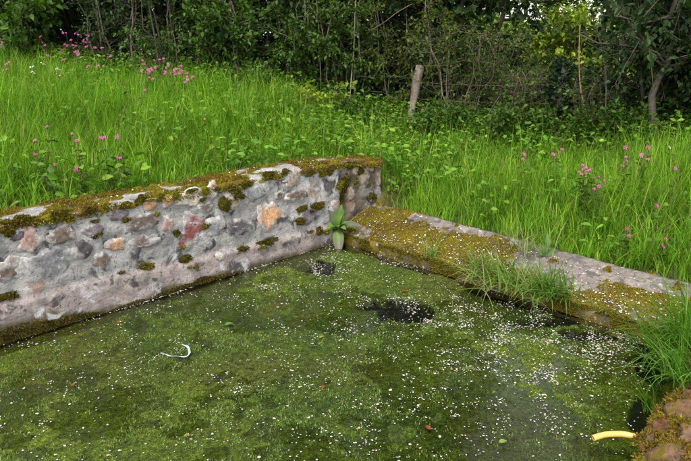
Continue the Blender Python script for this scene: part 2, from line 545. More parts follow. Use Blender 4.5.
for z in zf:                                    # face
    zz = np.full(na, z) if z < 0 else z * wall_top(aa)
    b = wall_relief(aa, zz) - .02 * smooth(.92, 1.0, zz / wall_top(aa))
    rows.append(W(aa, b, zz))
for t in np.linspace(0, 1, 16)[1:]:              # top
    P = np.stack([aa, np.full(na, t), aa * 0], -1)
    rows.append(W(aa, -.02 - t * (WALL_T - .02), wall_top(aa) + .012 * fbm(P, 5, 3) + .012 * math.sin(t * 3.14)))
for z in (.4, 0, -.55):
    rows.append(W(aa, np.full(na, -WALL_T), np.full(na, z)))
V = np.stack(rows, 1)
nv = V.shape[1]
F = grid_faces(na, nv)
V = V.reshape(-1, 3)
aV, bV = ab(V); zV = V[:, 2]
pn = fbm(V, 3.0, 3)[:, None]; p2 = fbm(V + 4, 11, 3)[:, None]
c = np.array([.37, .352, .33]) * (1 + .14 * pn)
footz = .17 + .035 * np.clip(aV, 0, 3) + .02 * pn[:, 0]
fo = smooth(.03, -.02, zV - footz)[:, None]
c = c * (1 - fo) + np.array([.38, .315, .29]) * (1 + .1 * p2) * fo
sl = smooth(.055, .0, zV - .02 - .07 * fbm(V * [1, 1, .3] + 8, 2.2, 3) - .05 * smooth(.5, 2.9, aV) * 0 - .06 * smooth(2.2, 2.9, aV))[:, None]  # slimy tide mark
c = c * (1 - .9 * sl) + np.array([.075, .062, .014]) * (1 + .5 * p2) * .9 * sl
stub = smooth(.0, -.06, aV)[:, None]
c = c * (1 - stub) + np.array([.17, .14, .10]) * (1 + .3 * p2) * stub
ends = [np.arange(nv)[::-1][None], ((na - 1) * nv + np.arange(nv))[None]]
add(wall, 'mortar_face', V, [F] + ends, c, M['mortar'])

def stone_mesh(rng, rx, ry, h, depth=.03, flat=True):
    """irregular angular stone in its own frame: x, y in the wall face, z outwards; last value is the rim factor"""
    na = 22
    th = np.arange(na) * 2 * math.pi / na
    m = int(rng.integers(4, 7))
    ang = np.sort((np.arange(m) + rng.uniform(-.3, .3, m)) * 2 * math.pi / m + rng.uniform(0, 6.28))
    rad = rng.uniform(.85, 1.2, m)
    cx, cy = rad * np.cos(ang), rad * np.sin(ang)
    ro = np.full(na, 9.0)
    for i in range(m):                                  # polygon outline: distance along each direction to the nearest edge
        x1, y1, x2, y2 = cx[i], cy[i], cx[(i + 1) % m], cy[(i + 1) % m]
        nx, ny = y2 - y1, x1 - x2
        den = np.cos(th) * nx + np.sin(th) * ny
        num = x1 * nx + y1 * ny
        r = np.where(den * num > 1e-6, num / np.where(np.abs(den) < 1e-6, 1e-6, den), 9.0)
        ro = np.minimum(ro, r)
    ro = np.clip(ro, .4, 1.3)
    ro = (ro * 2 + np.roll(ro, 1) + np.roll(ro, -1)) / 4 + rng.normal(0, .085, na)
    T = [.3, .55, .74, .88, 1.0, 1.08]
    HH = [1, 1, .97, .85, .45, None]
    V = [(0, 0, h)]; rim = [0.0]
    for t, hh in zip(T, HH):
        for j in range(na):
            V.append((rx * t * ro[j] * math.cos(th[j]), ry * t * ro[j] * math.sin(th[j]), -depth if hh is None else h * hh)); rim.append(t)
    V = np.array(V, float); rim = np.array(rim)
    off = rng.uniform(0, 50)
    top = V[:, 2] > -.01
    fac = np.round(fbm(V * [1, 1, 0] + off, 9, 2) * 3) / 3     # stepped facets
    V[:, 2] += top * (fac * .006 + fbm(V * [1, 1, 0] + off + 9, 30, 3) * .004) * (h / .015)
    tilt = rng.normal(0, .06, 2)
    V[:, 2] += V[:, 0] * tilt[0] + V[:, 1] * tilt[1]
    nr = len(T)
    F3 = np.array([[0, 1 + j, 1 + (j + 1) % na] for j in range(na)])
    F4 = np.array([[1 + r * na + j, 1 + (r + 1) * na + j, 1 + (r + 1) * na + (j + 1) % na, 1 + r * na + (j + 1) % na] for r in range(nr - 1) for j in range(na)])
    return V, [F3, F4], rim
GREY, BROWN, TAN, ORG, RED, PINK, PURP, DARK, PALE = (.20, .195, .20), (.15, .11, .09), (.34, .27, .20), (.45, .25, .13), (.25, .085, .075), (.38, .24, .20), (.17, .14, .155), (.085, .075, .075), (.52, .44, .37)
# stones as read off the photo: u, v, half width, half height (px), colour
STONES = [(31, 240, 11, 12, PINK), (62, 236, 14, 10, BROWN), (46, 262, 26, 15, GREY), (10, 269, 12, 12, BROWN), (92, 230, 12, 9, PURP), (101, 260, 8, 10, BROWN), (116, 245, 10, 9, ORG),
          (118, 213, 12, 7, PURP), (141, 222, 16, 9, BROWN), (149, 205, 7, 7, ORG), (167, 202, 6, 7, ORG), (190, 199, 14, 10, PALE), (211, 193, 6, 6, PALE), (205, 207, 10, 6, BROWN),
          (190, 233, 16, 17, RED), (167, 224, 6, 9, PINK), (141, 243, 17, 7, BROWN), (218, 256, 5, 5, PALE), (231, 200, 12, 11, TAN), (212, 186, 4, 6, ORG), (255, 193, 11, 8, GREY),
          (268, 215, 12, 14, ORG), (291, 180, 21, 9, TAN), (297, 195, 13, 6, BROWN), (328, 184, 10, 12, DARK), (308, 216, 15, 9, PURP), (237, 228, 12, 9, DARK), (335, 205, 5, 9, PINK), (279, 195, 5, 5, BROWN),
          (16, 235, 7, 7, DARK), (214, 226, 13, 12, GREY), (82, 249, 8, 8, DARK),
          # the stub past the corner
          (363, 175, 8, 11, TAN), (381, 176, 8, 9, PINK), (370, 168, 6, 5, PINK), (365, 189, 8, 10, GREY), (379, 193, 6, 7, GREY), (345, 177, 7, 10, BROWN), (350, 193, 6, 8, TAN), (355, 170, 5, 5, TAN)]
rng = np.random.default_rng(21)
def put_stone(parent, center, ax, ay, nrm, rx, ry, h, colr, rng, depth=.03, name='stone', smear=0.0, mat='stone'):
    V, F, rim = stone_mesh(rng, rx, ry, h, depth)
    Wd = center + V[:, :1] * ax + V[:, 1:2] * ay + V[:, 2:] * nrm
    if smear:                                                        # bedded nearly flush in the mortar
        wa, _ = ab(Wd); wa = np.maximum(wa, WALL_A0 + .01)
        rl = wall_relief(wa, Wd[:, 2])
        out_ = np.where(rim > 1.02, -.02, h * (1 - smooth(.7, 1.0, rim)) + .005 - .011 * smooth(.68, 1.0, rim) + .35 * (V[:, 2] - h) * (rim < .9))
        Wd = W(wa, .35 * rl + .65 * rl.mean() * (rim < 1.02) + .65 * rl * (rim >= 1.02) + out_ + .004, Wd[:, 2])
    n1 = fbm(Wd, 18, 2)[:, None]
    c = np.array(colr) * (1 + .3 * n1) * rng.uniform(.9, 1.1)
    if smear:                                                        # lime smeared over the edges
        sm = smooth(.62, .88, rim + .55 * fbm(Wd + 30, 19, 3))[:, None] * smear
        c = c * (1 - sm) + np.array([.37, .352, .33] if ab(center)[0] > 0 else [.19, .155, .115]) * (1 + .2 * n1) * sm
    return add(parent, name, Wd, F, c, M[mat])
for (su, sv, hw, hh, colr) in STONES:
    Pw = onplane(su, sv, C, NF)
    sa, _ = ab(Pw)
    if sa < .02: Pw = onplane(su, sv, C - NF * .03, NF); sa, _ = ab(Pw)
    dep = (Pw[1] * math.cos(PITCH) - (Pw[2] - CAMH) * math.sin(PITCH))
    sx = dep / FPX / max(.55, abs(DL[0]) * 1.0 + .08)
    rx, ry = hw * sx, hh * dep / FPX * 1.04
    gu, gv_ = np.meshgrid(np.linspace(-.8, .8, 5), np.linspace(-.8, .8, 5))
    rl_ = wall_relief(sa + gu.ravel() * rx, Pw[2] + gv_.ravel() * ry)
    rel = .45 * float(rl_.mean()) + .55 * float(rl_.max()) + (.03 if sa < .02 else 0)
    put_stone(wall, Pw + NF * (rel - .004), DL, Z, NF, rx * 1.12, ry * 1.14, rng.uniform(.001, .006), colr, rng, smear=.95)
# off-frame run of the wall, the same masonry
for q in range(26):
    sa = rng.uniform(3.0, 5.1); sz = rng.uniform(.27, .6)
    put_stone(wall, W(sa, -.002, sz), DL, Z, NF, rng.uniform(.06, .13), rng.uniform(.04, .08), .015, [GREY, BROWN, PURP, TAN, ORG, PINK][rng.integers(0, 6)], rng, smear=.95)
# moss on the wall top
acc = Acc()
n = 95000
ta = RNG.uniform(WALL_A0, WALL_A1, n); tb = RNG.uniform(-WALL_T, .012, n)
Pm = W(ta, tb, wall_top(ta))
msk = fbm(Pm, 4.5, 3) + .42 + .35 - .5 * np.maximum(fbm(Pm + 60, 16, 2), 0) * smooth(-.03, -.12, tb)
k = msk > .0
ta, tb, Pm, msk = ta[k], tb[k], Pm[k], msk[k]
fr_ = (tb > -.03)
hgt = .012 * np.clip(msk, 0, 1) + .004 + .010 * fbm(Pm + 11, 13, 3)
Pm[:, 2] += np.where(fr_, hgt * .4 - RNG.uniform(0, .05, len(ta)) * np.clip(msk + .2, 0, 1), hgt) 
Pm += np.where(fr_, .012, 0)[:, None] * NF
Nn = np.where(fr_[:, None], unit(NF + .5 * Z), Z)
rust = fbm(Pm + 20, 6, 3) + .5 * smooth(-.18, -.3, tb) + RNG.normal(0, .15, len(tb)) > .30
fuzz(acc, Pm[~rust], Nn[~rust], RNG, .013, MOSS_PAL)
fuzz(acc, Pm[rust], Nn[rust], RNG, .013, RUST_PAL + MOSS_PAL[:2])
# a low carpet under the fuzz
ca = np.linspace(WALL_A0, WALL_A1, 420); cb = np.linspace(-WALL_T - .02, .004, 22)
A_, B_ = np.meshgrid(ca, cb, indexing='ij')
Pc = W(A_, B_, wall_top(A_))
mk = fbm(Pc, 4.5, 3) + .58 + .35 * smooth(-.03, -.12, B_)
Pc[..., 2] += -.016 + .030 * smooth(-.25, .35, mk) + .010 * fbm(Pc + 11, 13, 3) + .004 * fbm(Pc + 3, 30, 2) - .02 * smooth(-.02, .004, B_)
Vc = Pc.reshape(-1, 3)
cn = fbm(Vc + 20, 6, 3)[:, None]
acc.put(Vc, grid_faces(len(ca), len(cb)), np.array([.14, .11, .008]) * (1 - smooth(.2, .5, cn)) + np.array([.11, .07, .02]) * smooth(.2, .5, cn))
V, F, c = acc.out()
tag(add(wall, 'moss_cover', V, F, c, M['moss'], smooth_shade=False), kind='stuff')
# moss cushions on the face: u, v, half width, half height px
CUSH = [(7, 232, 5, 6), (23, 219, 8, 6), (36, 221, 5, 4), (52, 218, 4, 6), (69, 219, 3, 6), (89, 210, 6, 6), (103, 205, 4, 4), (9, 297, 10, 4), (98, 233, 3, 2), (94, 237, 2, 2), (95, 221, 4, 2), (125, 219, 4, 3),
        (140, 200, 5, 5), (160, 196, 4, 4), (175, 193, 4, 5), (200, 200, 4, 3), (206, 191, 3, 5), (183, 260, 6, 5), (187, 265.5, 2, 2), (193, 265.5, 2, 2), (148, 267, 7, 4), (120, 272, 3, 2), (142, 266, 4, 3),
        (205, 226, 4, 3), (223, 227, 3, 2), (176, 232, 3, 4), (183, 247, 3, 2), (226, 203, 6, 8), (237, 196, 5, 4), (233, 190, 6, 4), (241, 248, 5, 4), (267, 241, 10, 4.5), (300, 208, 5, 4), (316, 205, 6, 5), (298, 221, 6, 4), (310, 211, 4, 3),
        (316, 230, 4, 4), (324, 231, 3, 3), (308, 231, 3, 2), (333, 228, 3, 3), (258, 247, 4, 2), (156, 214, 3, 3), (338, 186, 4, 6), (347, 183, 5, 9), (343, 199, 4, 7), (352, 166, 6, 4), (362, 172, 4, 4), (370, 186, 4, 4), (374, 197, 5, 4), (358, 181, 3, 4),
        (246, 184, 6, 4), (268, 175, 6, 4), (284, 171, 5, 3), (310, 172, 5, 4), (322, 174, 4, 4), (330, 172, 5, 3), (214, 188, 4, 4), (192, 190, 6, 3), (123, 206, 6, 4), (59, 212, 8, 4), (12, 222, 8, 4)]
DK_PAL = [(.075, .062, .008), (.055, .05, .008), (.10, .08, .010), (.12, .10, .01)]
for (su, sv, hw, hh) in CUSH:
    Pw = onplane(su, sv, C, NF)
    sa, _ = ab(Pw)
    dep = (Pw[1] * math.cos(PITCH) - (Pw[2] - CAMH) * math.sin(PITCH))
    rel = float(wall_relief(np.array([sa]), np.array([Pw[2]]))[0])
    acc = Acc()
    cushion(acc, Pw + NF * (rel + .010), DL, Z, NF, hw * dep / FPX / .8, hh * dep / FPX * .9, .011, rng, DK_PAL if rng.random() < .75 else MOSS_PAL)
    V, F, c = acc.out()
    add(wall, 'moss_cushion', V, F, c, M['moss'])
# slimy moss beard on the footing near the waterline
acc = Acc()
n = 26000
ta = RNG.uniform(-.02, WALL_A1, n); tz = np.abs(RNG.normal(0, .06, n)) + .004
Pm = W(ta, wall_relief(ta, tz) + .003, tz)
k = (tz < .0 + .09 * fbm(np.stack([ta, ta * 0, ta * 0], -1) + 8, 2.2, 3) + .05 * smooth(2.2, 2.9, ta))
Pm = Pm[k]
fuzz(acc, Pm, np.broadcast_to(unit(NF - .3 * Z), Pm.shape), RNG, .011, [(.085, .07, .012), (.06, .055, .01), (.11, .075, .018)], .005)
V, F, c = acc.out()
tag(add(wall, 'waterline_moss', V, F, c, M['moss'], smooth_shade=False), kind='stuff')

# ------------------------------------------------------------------ sloping concrete slab on the right
NS = DL * 1.0                                   # slab front normal, towards the water
slab = thing('washing_slab', W(-.26, 1.5, -.4), 'sloping concrete slab patched with olive moss along right side of basin', 'slab')
BARE = [(395, 242, 11, 5), (432, 219, 20, 5), (428, 226, 10, 4), (486, 232, 32, 7), (545, 247, 40, 10), (600, 263, 60, 15), (665, 282, 45, 12), (520, 262, 18, 7), (585, 282, 40, 9), (400, 208, 30, 2), (480, 222, 30, 3), (560, 270, 40, 10)]
MOSSY = [(380, 215, 25, 16), (420, 240, 35, 14), (460, 253, 40, 14), (500, 255, 22, 10), (640, 300, 32, 9), (615, 292, 14, 7), (555, 262, 10, 4), (612, 268, 10, 4), (570, 300, 50, 8), (650, 272, 12, 4), (680, 288, 10, 4)]
def slab_z(w, b): return .085 + .165 * (w / SLAB_W) ** .9 + .006 * np.sin(b * 2.3) - .02 * smooth(1.6, 2.9, b) * (w / SLAB_W)
def slab_moss(P):
    u, v = project(P)
    nn = fbm(P, 6, 4)
    r = .15 + .0 * u
    for (cu, cv, ru, rv) in MOSSY: r = r + .8 * np.exp(-((u - cu) / ru) ** 2 - ((v - cv) / rv) ** 2)
    for (cu, cv, ru, rv) in BARE: r = r - .62 * np.exp(-((u - cu) / ru) ** 2 - ((v - cv) / rv) ** 2)
    return smooth(.0, .28, r + .55 * nn + .38 * fbm(P + 33, 20, 3) - .02)
nb = 220
bb = np.linspace(-.02, SLAB_B1 + .5, nb)
rows = []
for z in (-.55, -.2, -.03, .0, .025, .05, .07):
    P = np.stack([bb, bb * 0 + z, bb * 0], -1)
    rows.append(W(-.004 + .012 * fbm(P, 5, 3) + (.01 if z < .06 else .004), bb, np.full(nb, z)))
for w in np.linspace(.012, SLAB_W, 36):
    P0 = W(np.full(nb, -w), bb, np.full(nb, .15))
    P0[:, 2] = slab_z(np.full(nb, w), bb)
    mk = slab_moss(P0)
    P0[:, 2] += .007 * fbm(P0, 7, 3) + mk * (.014 + .010 * fbm(P0 + 2, 9, 2))
    rows.append(P0)
for z in (.1, -.4):
    rows.append(W(np.full(nb, -SLAB_W - .01), bb, np.full(nb, z)))
V = np.stack(rows, 1); nvs = V.shape[1]; V = V.reshape(-1, 3)
mk = slab_moss(V)[:, None]
aV, bV = ab(V)
c = np.array([.17, .142, .125]) * (1 + .45 * fbm(V, 5, 3)[:, None] + .12 * fbm(V + 9, 25, 2)[:, None])
mc = np.array([.16, .118, .008]) * (1 + .3 * fbm(V + 40, 6, 3)[:, None])
c = c * (1 - mk) + mc * mk
frnt = smooth(-.02, .0, aV)[:, None] * np.maximum(smooth(-.1, .35, .75 + fbm(V + 70, 4, 3)), smooth(.045, .0, V[:, 2]))[:, None]
c = c * (1 - frnt) + np.array([.11, .085, .012]) * (1 + .4 * fbm(V + 15, 12, 3)[:, None]) * frnt
add(slab, 'concrete_body', V, [grid_faces(nb, nvs), np.arange(nvs)[::-1][None], ((nb - 1) * nvs + np.arange(nvs))[None]], c, M['concrete'])
acc = Acc()
n = 120000
ta = RNG.uniform(.0, SLAB_W, n); tb = RNG.uniform(0, SLAB_B1 + .4, n)
Pm = W(-ta, tb, slab_z(ta, tb))
k = slab_moss(Pm) > RNG.uniform(.25, .8, n)
Pm = Pm[k]; Pm[:, 2] += .012 + .007 * fbm(Pm, 7, 3) + .010 * fbm(Pm + 2, 9, 2)
rs = fbm(Pm + 60, 5, 3) + RNG.normal(0, .12, len(Pm)) > .25
fuzz(acc, Pm[~rs], np.broadcast_to(Z, Pm[~rs].shape), RNG, .010, GOLD_PAL)
fuzz(acc, Pm[rs], np.broadcast_to(Z, Pm[rs].shape), RNG, .010, RUST_PAL + MOSS_PAL[:3])
n = 22000
tb = RNG.uniform(0, SLAB_B1 + .3, n); tz = RNG.uniform(.0, .095, n)
Pm = W(np.full(n, .006), tb, tz)
k = fbm(Pm + 70, 4, 3) > -.6
Pm = Pm[k]
fuzz(acc, Pm, np.broadcast_to(unit(NS + .3 * Z), Pm.shape), RNG, .010, [(.14, .115, .012), (.10, .085, .01), (.17, .14, .014), (.13, .08, .015), (.12, .12, .012)], .005)
V, F, c = acc.out()
tag(add(slab, 'moss_cover', V, F, c, M['moss'], smooth_shade=False), kind='stuff')

# ------------------------------------------------------------------ rubble bank on the near right
rub = thing('rubble_bank', (1.7, 2.4, -.3), 'mossy brown rubble stones heaped at the lower right corner of the basin', 'rocks')
rng = np.random.default_rng(5)
def rub_edge(t):          # t: 0..3 along RUB
    i = np.clip(np.floor(t).astype(int), 0, len(RUB) - 2); f = t - i
    return RUB[i] * (1 - f)[:, None] + RUB[i + 1] * f[:, None]
nt_, nw_ = 170, 40
tt = np.linspace(-.02, 3, nt_); ww = np.linspace(0, 1, nw_)
E2 = rub_edge(np.clip(tt, 0, 3))
tang = unit(np.gradient(E2, axis=0)); nor = np.stack([-tang[:, 1], tang[:, 0]], 1)
nor *= np.sign((nor[:, :1] * 1.0 + .0001))
def rub_h(w, t): 
    return .27 * np.clip(w / .16, 0, 1) ** .6 + .02 * np.clip(w - .16, 0, 2)
rows = []
for w in ww:
    dw = w * .75 - .03
    hz = np.where(dw < 0, -.5, rub_h(max(dw, 0), tt) - .06)
    P = np.concatenate([E2 + nor * dw, np.full((nt_, 1), 0)], 1)
    P[:, :2] += .03 * np.stack([fbm(P, 5, 2), fbm(P + 9, 5, 2)], 1)
    P[:, 2] = hz + .012 + .05 * fbm(P, 5, 4) * (dw > 0)
    rows.append(P)
V = np.stack(rows, 1).reshape(-1, 3)
bn_ = fbm(V, 5, 3)[:, None]
c = np.array([.14, .085, .035]) * (1 + .4 * bn_) + np.array([.05, .02, .0]) * smooth(.15, .35, bn_)
add(rub, 'rubble_core', V, grid_faces(nt_, nw_), c, M['soil'])
RSTONES = [(680, 412, 20, 10, (.30, .24, .21)), (651, 441, 7, 5, (.34, .33, .34)), (664, 428, 13, 8, (.27, .19, .14)), (692, 436, 16, 11, (.30, .26, .25)), (668, 456, 24, 8, (.28, .22, .19)), (690, 398, 12, 6, (.28, .22, .18))]
acc = Acc()
for (su, sv, hw, hh, colr) in RSTONES:
    Pw = px(su, sv, .17 + .0012 * (su - 640))
    dep = Pw[1] * math.cos(PITCH) - (Pw[2] - CAMH) * math.sin(PITCH)
    nrm = unit(np.array([-.55, -.35, 1.0])); axx = unit(np.cross(np.array([.35, 1, 0]), nrm)); ayy = np.cross(nrm, axx)
    put_stone(rub, Pw, axx, ayy, nrm, hw * dep / FPX, hh * dep / FPX * 1.6, rng.uniform(.02, .035), np.array(colr) * [.52, .38, .25], rng, .10, mat='rubble')
    for q in range(10):
        an = rng.uniform(0, 6.28)
        cushion(acc, Pw + axx * math.cos(an) * hw * dep / FPX + ayy * math.sin(an) * hh * dep / FPX * 1.2 + nrm * .005, axx, ayy, nrm, rng.uniform(.02, .05), rng.uniform(.02, .04), .02, rng, MOSS_PAL + RUST_PAL * 2)
for q in range(60):
    t = rng.uniform(.1, 2.9); w = rng.uniform(.08, .6)
    e = rub_edge(np.array([t]))[0]
    i = int(np.clip((t + .02) / 3.02 * (nt_ - 1), 0, nt_ - 1))
    p2_ = e + nor[i] * w
    Pw = np.array([p2_[0], p2_[1], float(rub_h(w, t)) - .045])
    uu, vv = project(Pw)
    if 625 < uu < 700 and 380 < vv < 470: continue
    nrm = unit(np.array([-.5, -.2, 1.0]) + rng.normal(0, .15, 3)); axx = unit(np.cross(np.array([.35, 1, 0]), nrm)); ayy = np.cross(nrm, axx)
    put_stone(rub, Pw, axx, ayy, nrm, rng.uniform(.05, .11), rng.uniform(.04, .09), .03, [GREY, BROWN, TAN, BROWN][rng.integers(0, 4)], rng, .06, mat='rubble')
k = rng.integers(0, len(V), 90000)
Pm = V[k] + rng.normal(0, .012, (len(k), 3)) * [1, 1, 0]
mk_ = (fbm(Pm, 5, 3) > -.2) & (Pm[:, 2] > .0)
fuzz(acc, Pm[mk_] + Z * .002, np.broadcast_to(unit(np.array([-.3, -.1, 1.])), Pm[mk_].shape), rng, .007, MOSS_PAL[:5] + RUST_PAL * 3, .003)
V, F, c = acc.out()
tag(add(rub, 'moss_cover', V, F, c, M['moss']), kind='stuff')

# ------------------------------------------------------------------ yellow hose resting on the rubble
hp = [px(593, 438, .15), px(606, 434.5, .16), px(622, 434, .165), px(636, 437, .165), px(650, 442, .155)]
hp += [hp[-1] + np.array([.10, -.01, -.03]), hp[-1] + np.array([.25, -.05, -.12])]
hp = np.array(hp)
tt = np.linspace(0, len(hp) - 1, 40)
def spline(P, t):
    i = np.clip(np.floor(t).astype(int), 0, len(P) - 2); f = (t - i)[:, None]
    p0 = P[np.maximum(i - 1, 0)]; p1 = P[i]; p2 = P[i + 1]; p3 = P[np.minimum(i + 2, len(P) - 1)]
    return .5 * ((2 * p1) + (-p0 + p2) * f + (2 * p0 - 5 * p1 + 4 * p2 - p3) * f ** 2 + (-p0 + 3 * p1 - 3 * p2 + p3) * f ** 3)
hs = spline(hp, tt)
hose = thing('garden_hose', hp[4], 'yellow orange plastic hose end sticking out over the water from the stones', 'hose')
V, F = tube(hs, .0128, 16, False)
Vi, Fi = tube(hs[:14], .0095, 16, False)
acc = Acc(); acc.put(V, F, (.82, .40, .10)); acc.put(Vi, [f[:, ::-1] for f in Fi], (.5, .2, .02))
rim = np.array([[j, 40 * 16 + j, 40 * 16 + (j + 1) % 16, (j + 1) % 16] for j in range(16)])
Vv, Ff, cc = acc.out()
add(hose, 'hose_pipe', Vv, Ff + [rim], cc, M['plastic'])

# ------------------------------------------------------------------ things floating on the water
# white torn plastic strip
sp = np.array([px(q[0], q[1], .014) for q in [(161, 353), (166, 354.5), (172, 356), (180, 356.5), (187, 356), (189.5, 353), (189, 349), (186.5, 346), (182, 344)]])
ss = spline(sp, np.linspace(0, len(sp) - 1, 36))
wd = np.interp(np.linspace(0, 1, 36), [0, .05, .12, .5, .62, .75, .9, 1], [.006, .007, .0028, .0028, .008, .006, .007, .004])
tg = unit(np.gradient(ss, axis=0)); sd = np.cross(tg, Z)
Vt = np.concatenate([ss + sd * wd[:, None] + Z * (.002 + .004 * np.sin(np.arange(36) * .7))[:, None], ss - sd * wd[:, None] + Z * .001])
Vt = np.concatenate([Vt, Vt - Z * .0025])
Ft = []
for i in range(35):
    Ft += [[i, i + 1, 36 + i + 1, 36 + i], [72 + i, 108 + i, 108 + i + 1, 72 + i + 1], [i, 72 + i, 72 + i + 1, i + 1], [36 + i, 36 + i + 1, 108 + i + 1, 108 + i]]
o = solo('plastic_strip', Vt, np.array(Ft), np.broadcast_to([.42, .46, .52], Vt.shape), M['plastic'], sp[4])
tag(o, 'curled white plastic strip floating on the algae', 'litter')

def flat_leaf(u, v, L, az, colr, label, lobes=0, zz=.004):
    P0 = px(u, v, .012); L = L * .58; colr = np.array(colr) * .75
    nseg = 9
    t = np.linspace(0, 1, nseg)
    w = L * .34 * np.sin(np.pi * t ** .8) ** .8
    if lobes: w = w * (1 + .35 * np.cos(t * lobes * 6.28))
    d = np.array([math.cos(az), math.sin(az), 0]); s_ = np.array([-d[1], d[0], 0])
    ctr = P0 + d * (t - .5)[:, None] * L + Z * (.003 + .006 * np.sin(t * 3))[:, None]
    V = np.concatenate([ctr - s_ * w[:, None] + Z * .004, ctr, ctr + s_ * w[:, None] + Z * .004])
    F = []
    for i in range(nseg - 1):
        F += [[i, i + 1, nseg + i + 1, nseg + i], [nseg + i, nseg + i + 1, 2 * nseg + i + 1, 2 * nseg + i]]
    o = solo('fallen_leaf', V, np.array(F), np.broadcast_to(colr, V.shape), M['leaf'], P0)
    tag(o, label, 'leaf', 'leaves floating on the pond')
ORL, GRL, YEL = (.36, .09, .025), (.16, .32, .03), (.36, .34, .04)
flat_leaf(405, 292, .085, .2, ORL, 'orange brown leaf floating beyond the dark gap in the algae', 2)
flat_leaf(229, 325, .10, .4, GRL, 'bright green lobed leaf floating right of the white strip', 3)
flat_leaf(324, 388, .05, 1.0, ORL, 'small orange leaf floating in the middle of the pond')
flat_leaf(322, 338, .06, .6, YEL, 'pale yellow leaf floating short of the pond centre', 1)
flat_leaf(503, 443, .07, .3, (.30, .42, .10), 'pale green oval leaf floating near the bottom edge right of centre')
flat_leaf(428, 429, .06, 2.0, ORL, 'orange leaf floating nearest the bottom edge at centre')
flat_leaf(187, 437, .05, .3, YEL, 'yellowish leaf floating near the bottom left of the pond')
flat_leaf(118, 323, .05, 2.0, ORL, 'small orange leaf floating by the foot of the stone wall')
flat_leaf(340, 302, .06, 1.2, GRL, 'small green leaf floating left of the dark gap in the algae', 1)
flat_leaf(303, 317, .04, 1.2, ORL, 'tiny orange leaf floating behind the pale yellow leaf')
flat_leaf(72, 386, .04, 1.9, ORL, 'tiny orange leaf floating in the left part of the pond')

# fallen blossom petals (uncountable), on the water and on the stonework
def petal_mesh(P, N, rng, r):
    n = len(P)
    T = rng.normal(0, 1, (n, 3)); S = unit(np.cross(N, T)); Q = np.cross(N, S)
    V = []
    for k in range(5):
        an = k * 2 * math.pi / 5
        rr = r * rng.uniform(.45, 1.35, n)
        V.append(P + (S * math.cos(an) + Q * math.sin(an) * .8) * rr[:, None] + N * (rng.uniform(0, .35, n) * r)[:, None])
    V = np.stack(V, 1).reshape(-1, 3)
    return V, np.arange(n * 5).reshape(-1, 5)
rng = np.random.default_rng(77)
n = 110000
P = np.stack([rng.uniform(-2.6, 2.1, n), rng.uniform(1.6, 5.56, n), np.full(n, .0035)], 1)
u, v = project(P)
d = .038 + .045 * smooth(.05, .7, fbm(P, 3.2, 3)) 
d = d * (1 - .35 * smooth(-.2, -1.3, P[:, 0] + .25 * (P[:, 1] - 3.5))) 
for (cu, cv, ru, rv, st) in [(500, 420, 13, 16, .30), (545, 340, 50, 6, 1.1), (600, 352, 40, 6, .8), (515, 330, 25, 5, .6), (490, 325, 55, 9, .28), (470, 350, 70, 25, .10), (520, 310, 60, 7, .22), (330, 268, 25, 9, .30), (335, 262, 14, 5, .35), (400, 262, 30, 6, .14), (620, 340, 30, 6, .4), (395, 300, 35, 4, .28), (398, 322, 34, 5, .30), (370, 305, 10, 6, .25), (432, 318, 12, 8, .2), (410, 311, 10, 3, .5), (560, 380, 40, 14, .14), (270, 290, 60, 14, .07), (440, 300, 40, 12, .10), (25, 346, 22, 4, .14), (560, 370, 50, 12, .16), (480, 420, 60, 30, .05), (640, 350, 20, 12, .2), (610, 398, 30, 10, .08)]:
    d = d + st * np.exp(-((u - cu) / ru) ** 2 - ((v - cv) / rv) ** 2)
d = d * (1 - .97 * np.exp(-((u - 388) / 26) ** 4 - ((v - 309) / 7) ** 4)) * (1 - .7 * np.exp(-((u - 590) / 25) ** 2 - ((v - 415) / 14) ** 2))
d = d * (.22 + 1.5 * smooth(-.15, .6, fbm(P + 5, 9, 3))) * (.6 + .8 * smooth(-.3, .5, fbm(P + 15, 28, 2)))
k = (sd_poly(P, BASIN) < -.012) & (rng.random(n) < d * 2.5)
P = P[k]
ln = W(rng.uniform(.1, 2.2, 300), .05 + np.abs(rng.normal(0, .008, 300)), np.full(300, .0035))   # petals drifted into a line along the wall foot
rl = fbm(ln, 3, 2) > -.15
P = np.concatenate([P, ln[rl]])
P[:, 2] = np.maximum(algae_z(P), 0) + .005
V, F = petal_mesh(P, np.broadcast_to(Z, P.shape), rng, np.clip(rng.lognormal(-5.58, .36, len(P)), .0022, .010))
cc = pick([(.78, .76, .74), (.72, .70, .66), (.80, .76, .74), (.62, .56, .45), (.74, .70, .70), (.50, .40, .26), (.66, .62, .58)], len(P), rng, .06)
o = link('floating_petals', mesh_np('floating_petals', V, F, np.repeat(cc, 5, 0), M['petal']))
tag(o, 'tiny white blossom petals scattered over the pond surface', 'petals', kind='stuff')
n = 1900
ta = rng.uniform(.02, SLAB_W, n) ** 1.25; tb = .05 + (SLAB_B1 - .05) * rng.uniform(0, 1, n) ** .75
Ps = W(-ta, tb, slab_z(ta, tb)); Ps[:, 2] += .007 * fbm(Ps, 7, 3) + slab_moss(Ps) * (.024 + .010 * fbm(Ps + 2, 9, 2)) + .003
k = rng.random(n) < .45 + .6 * smooth(-.2, .6, fbm(Ps, 6, 2)) * smooth(.3, .0, ta); Ps = Ps[k]
tw = rng.uniform(-.3, 3.2, 90); Pw_ = W(tw, rng.uniform(-.25, .0, 90), wall_top(tw) + .034)
tr_ = rng.uniform(.2, 1.3, 160); er = rub_edge(tr_); wr = rng.uniform(.05, .5, 160)
Pr = np.concatenate([er + np.stack([wr, -wr * .15], 1), (rub_h(wr, tr_) + .02)[:, None]], 1)
P = np.concatenate([Ps, Pw_, Pr])
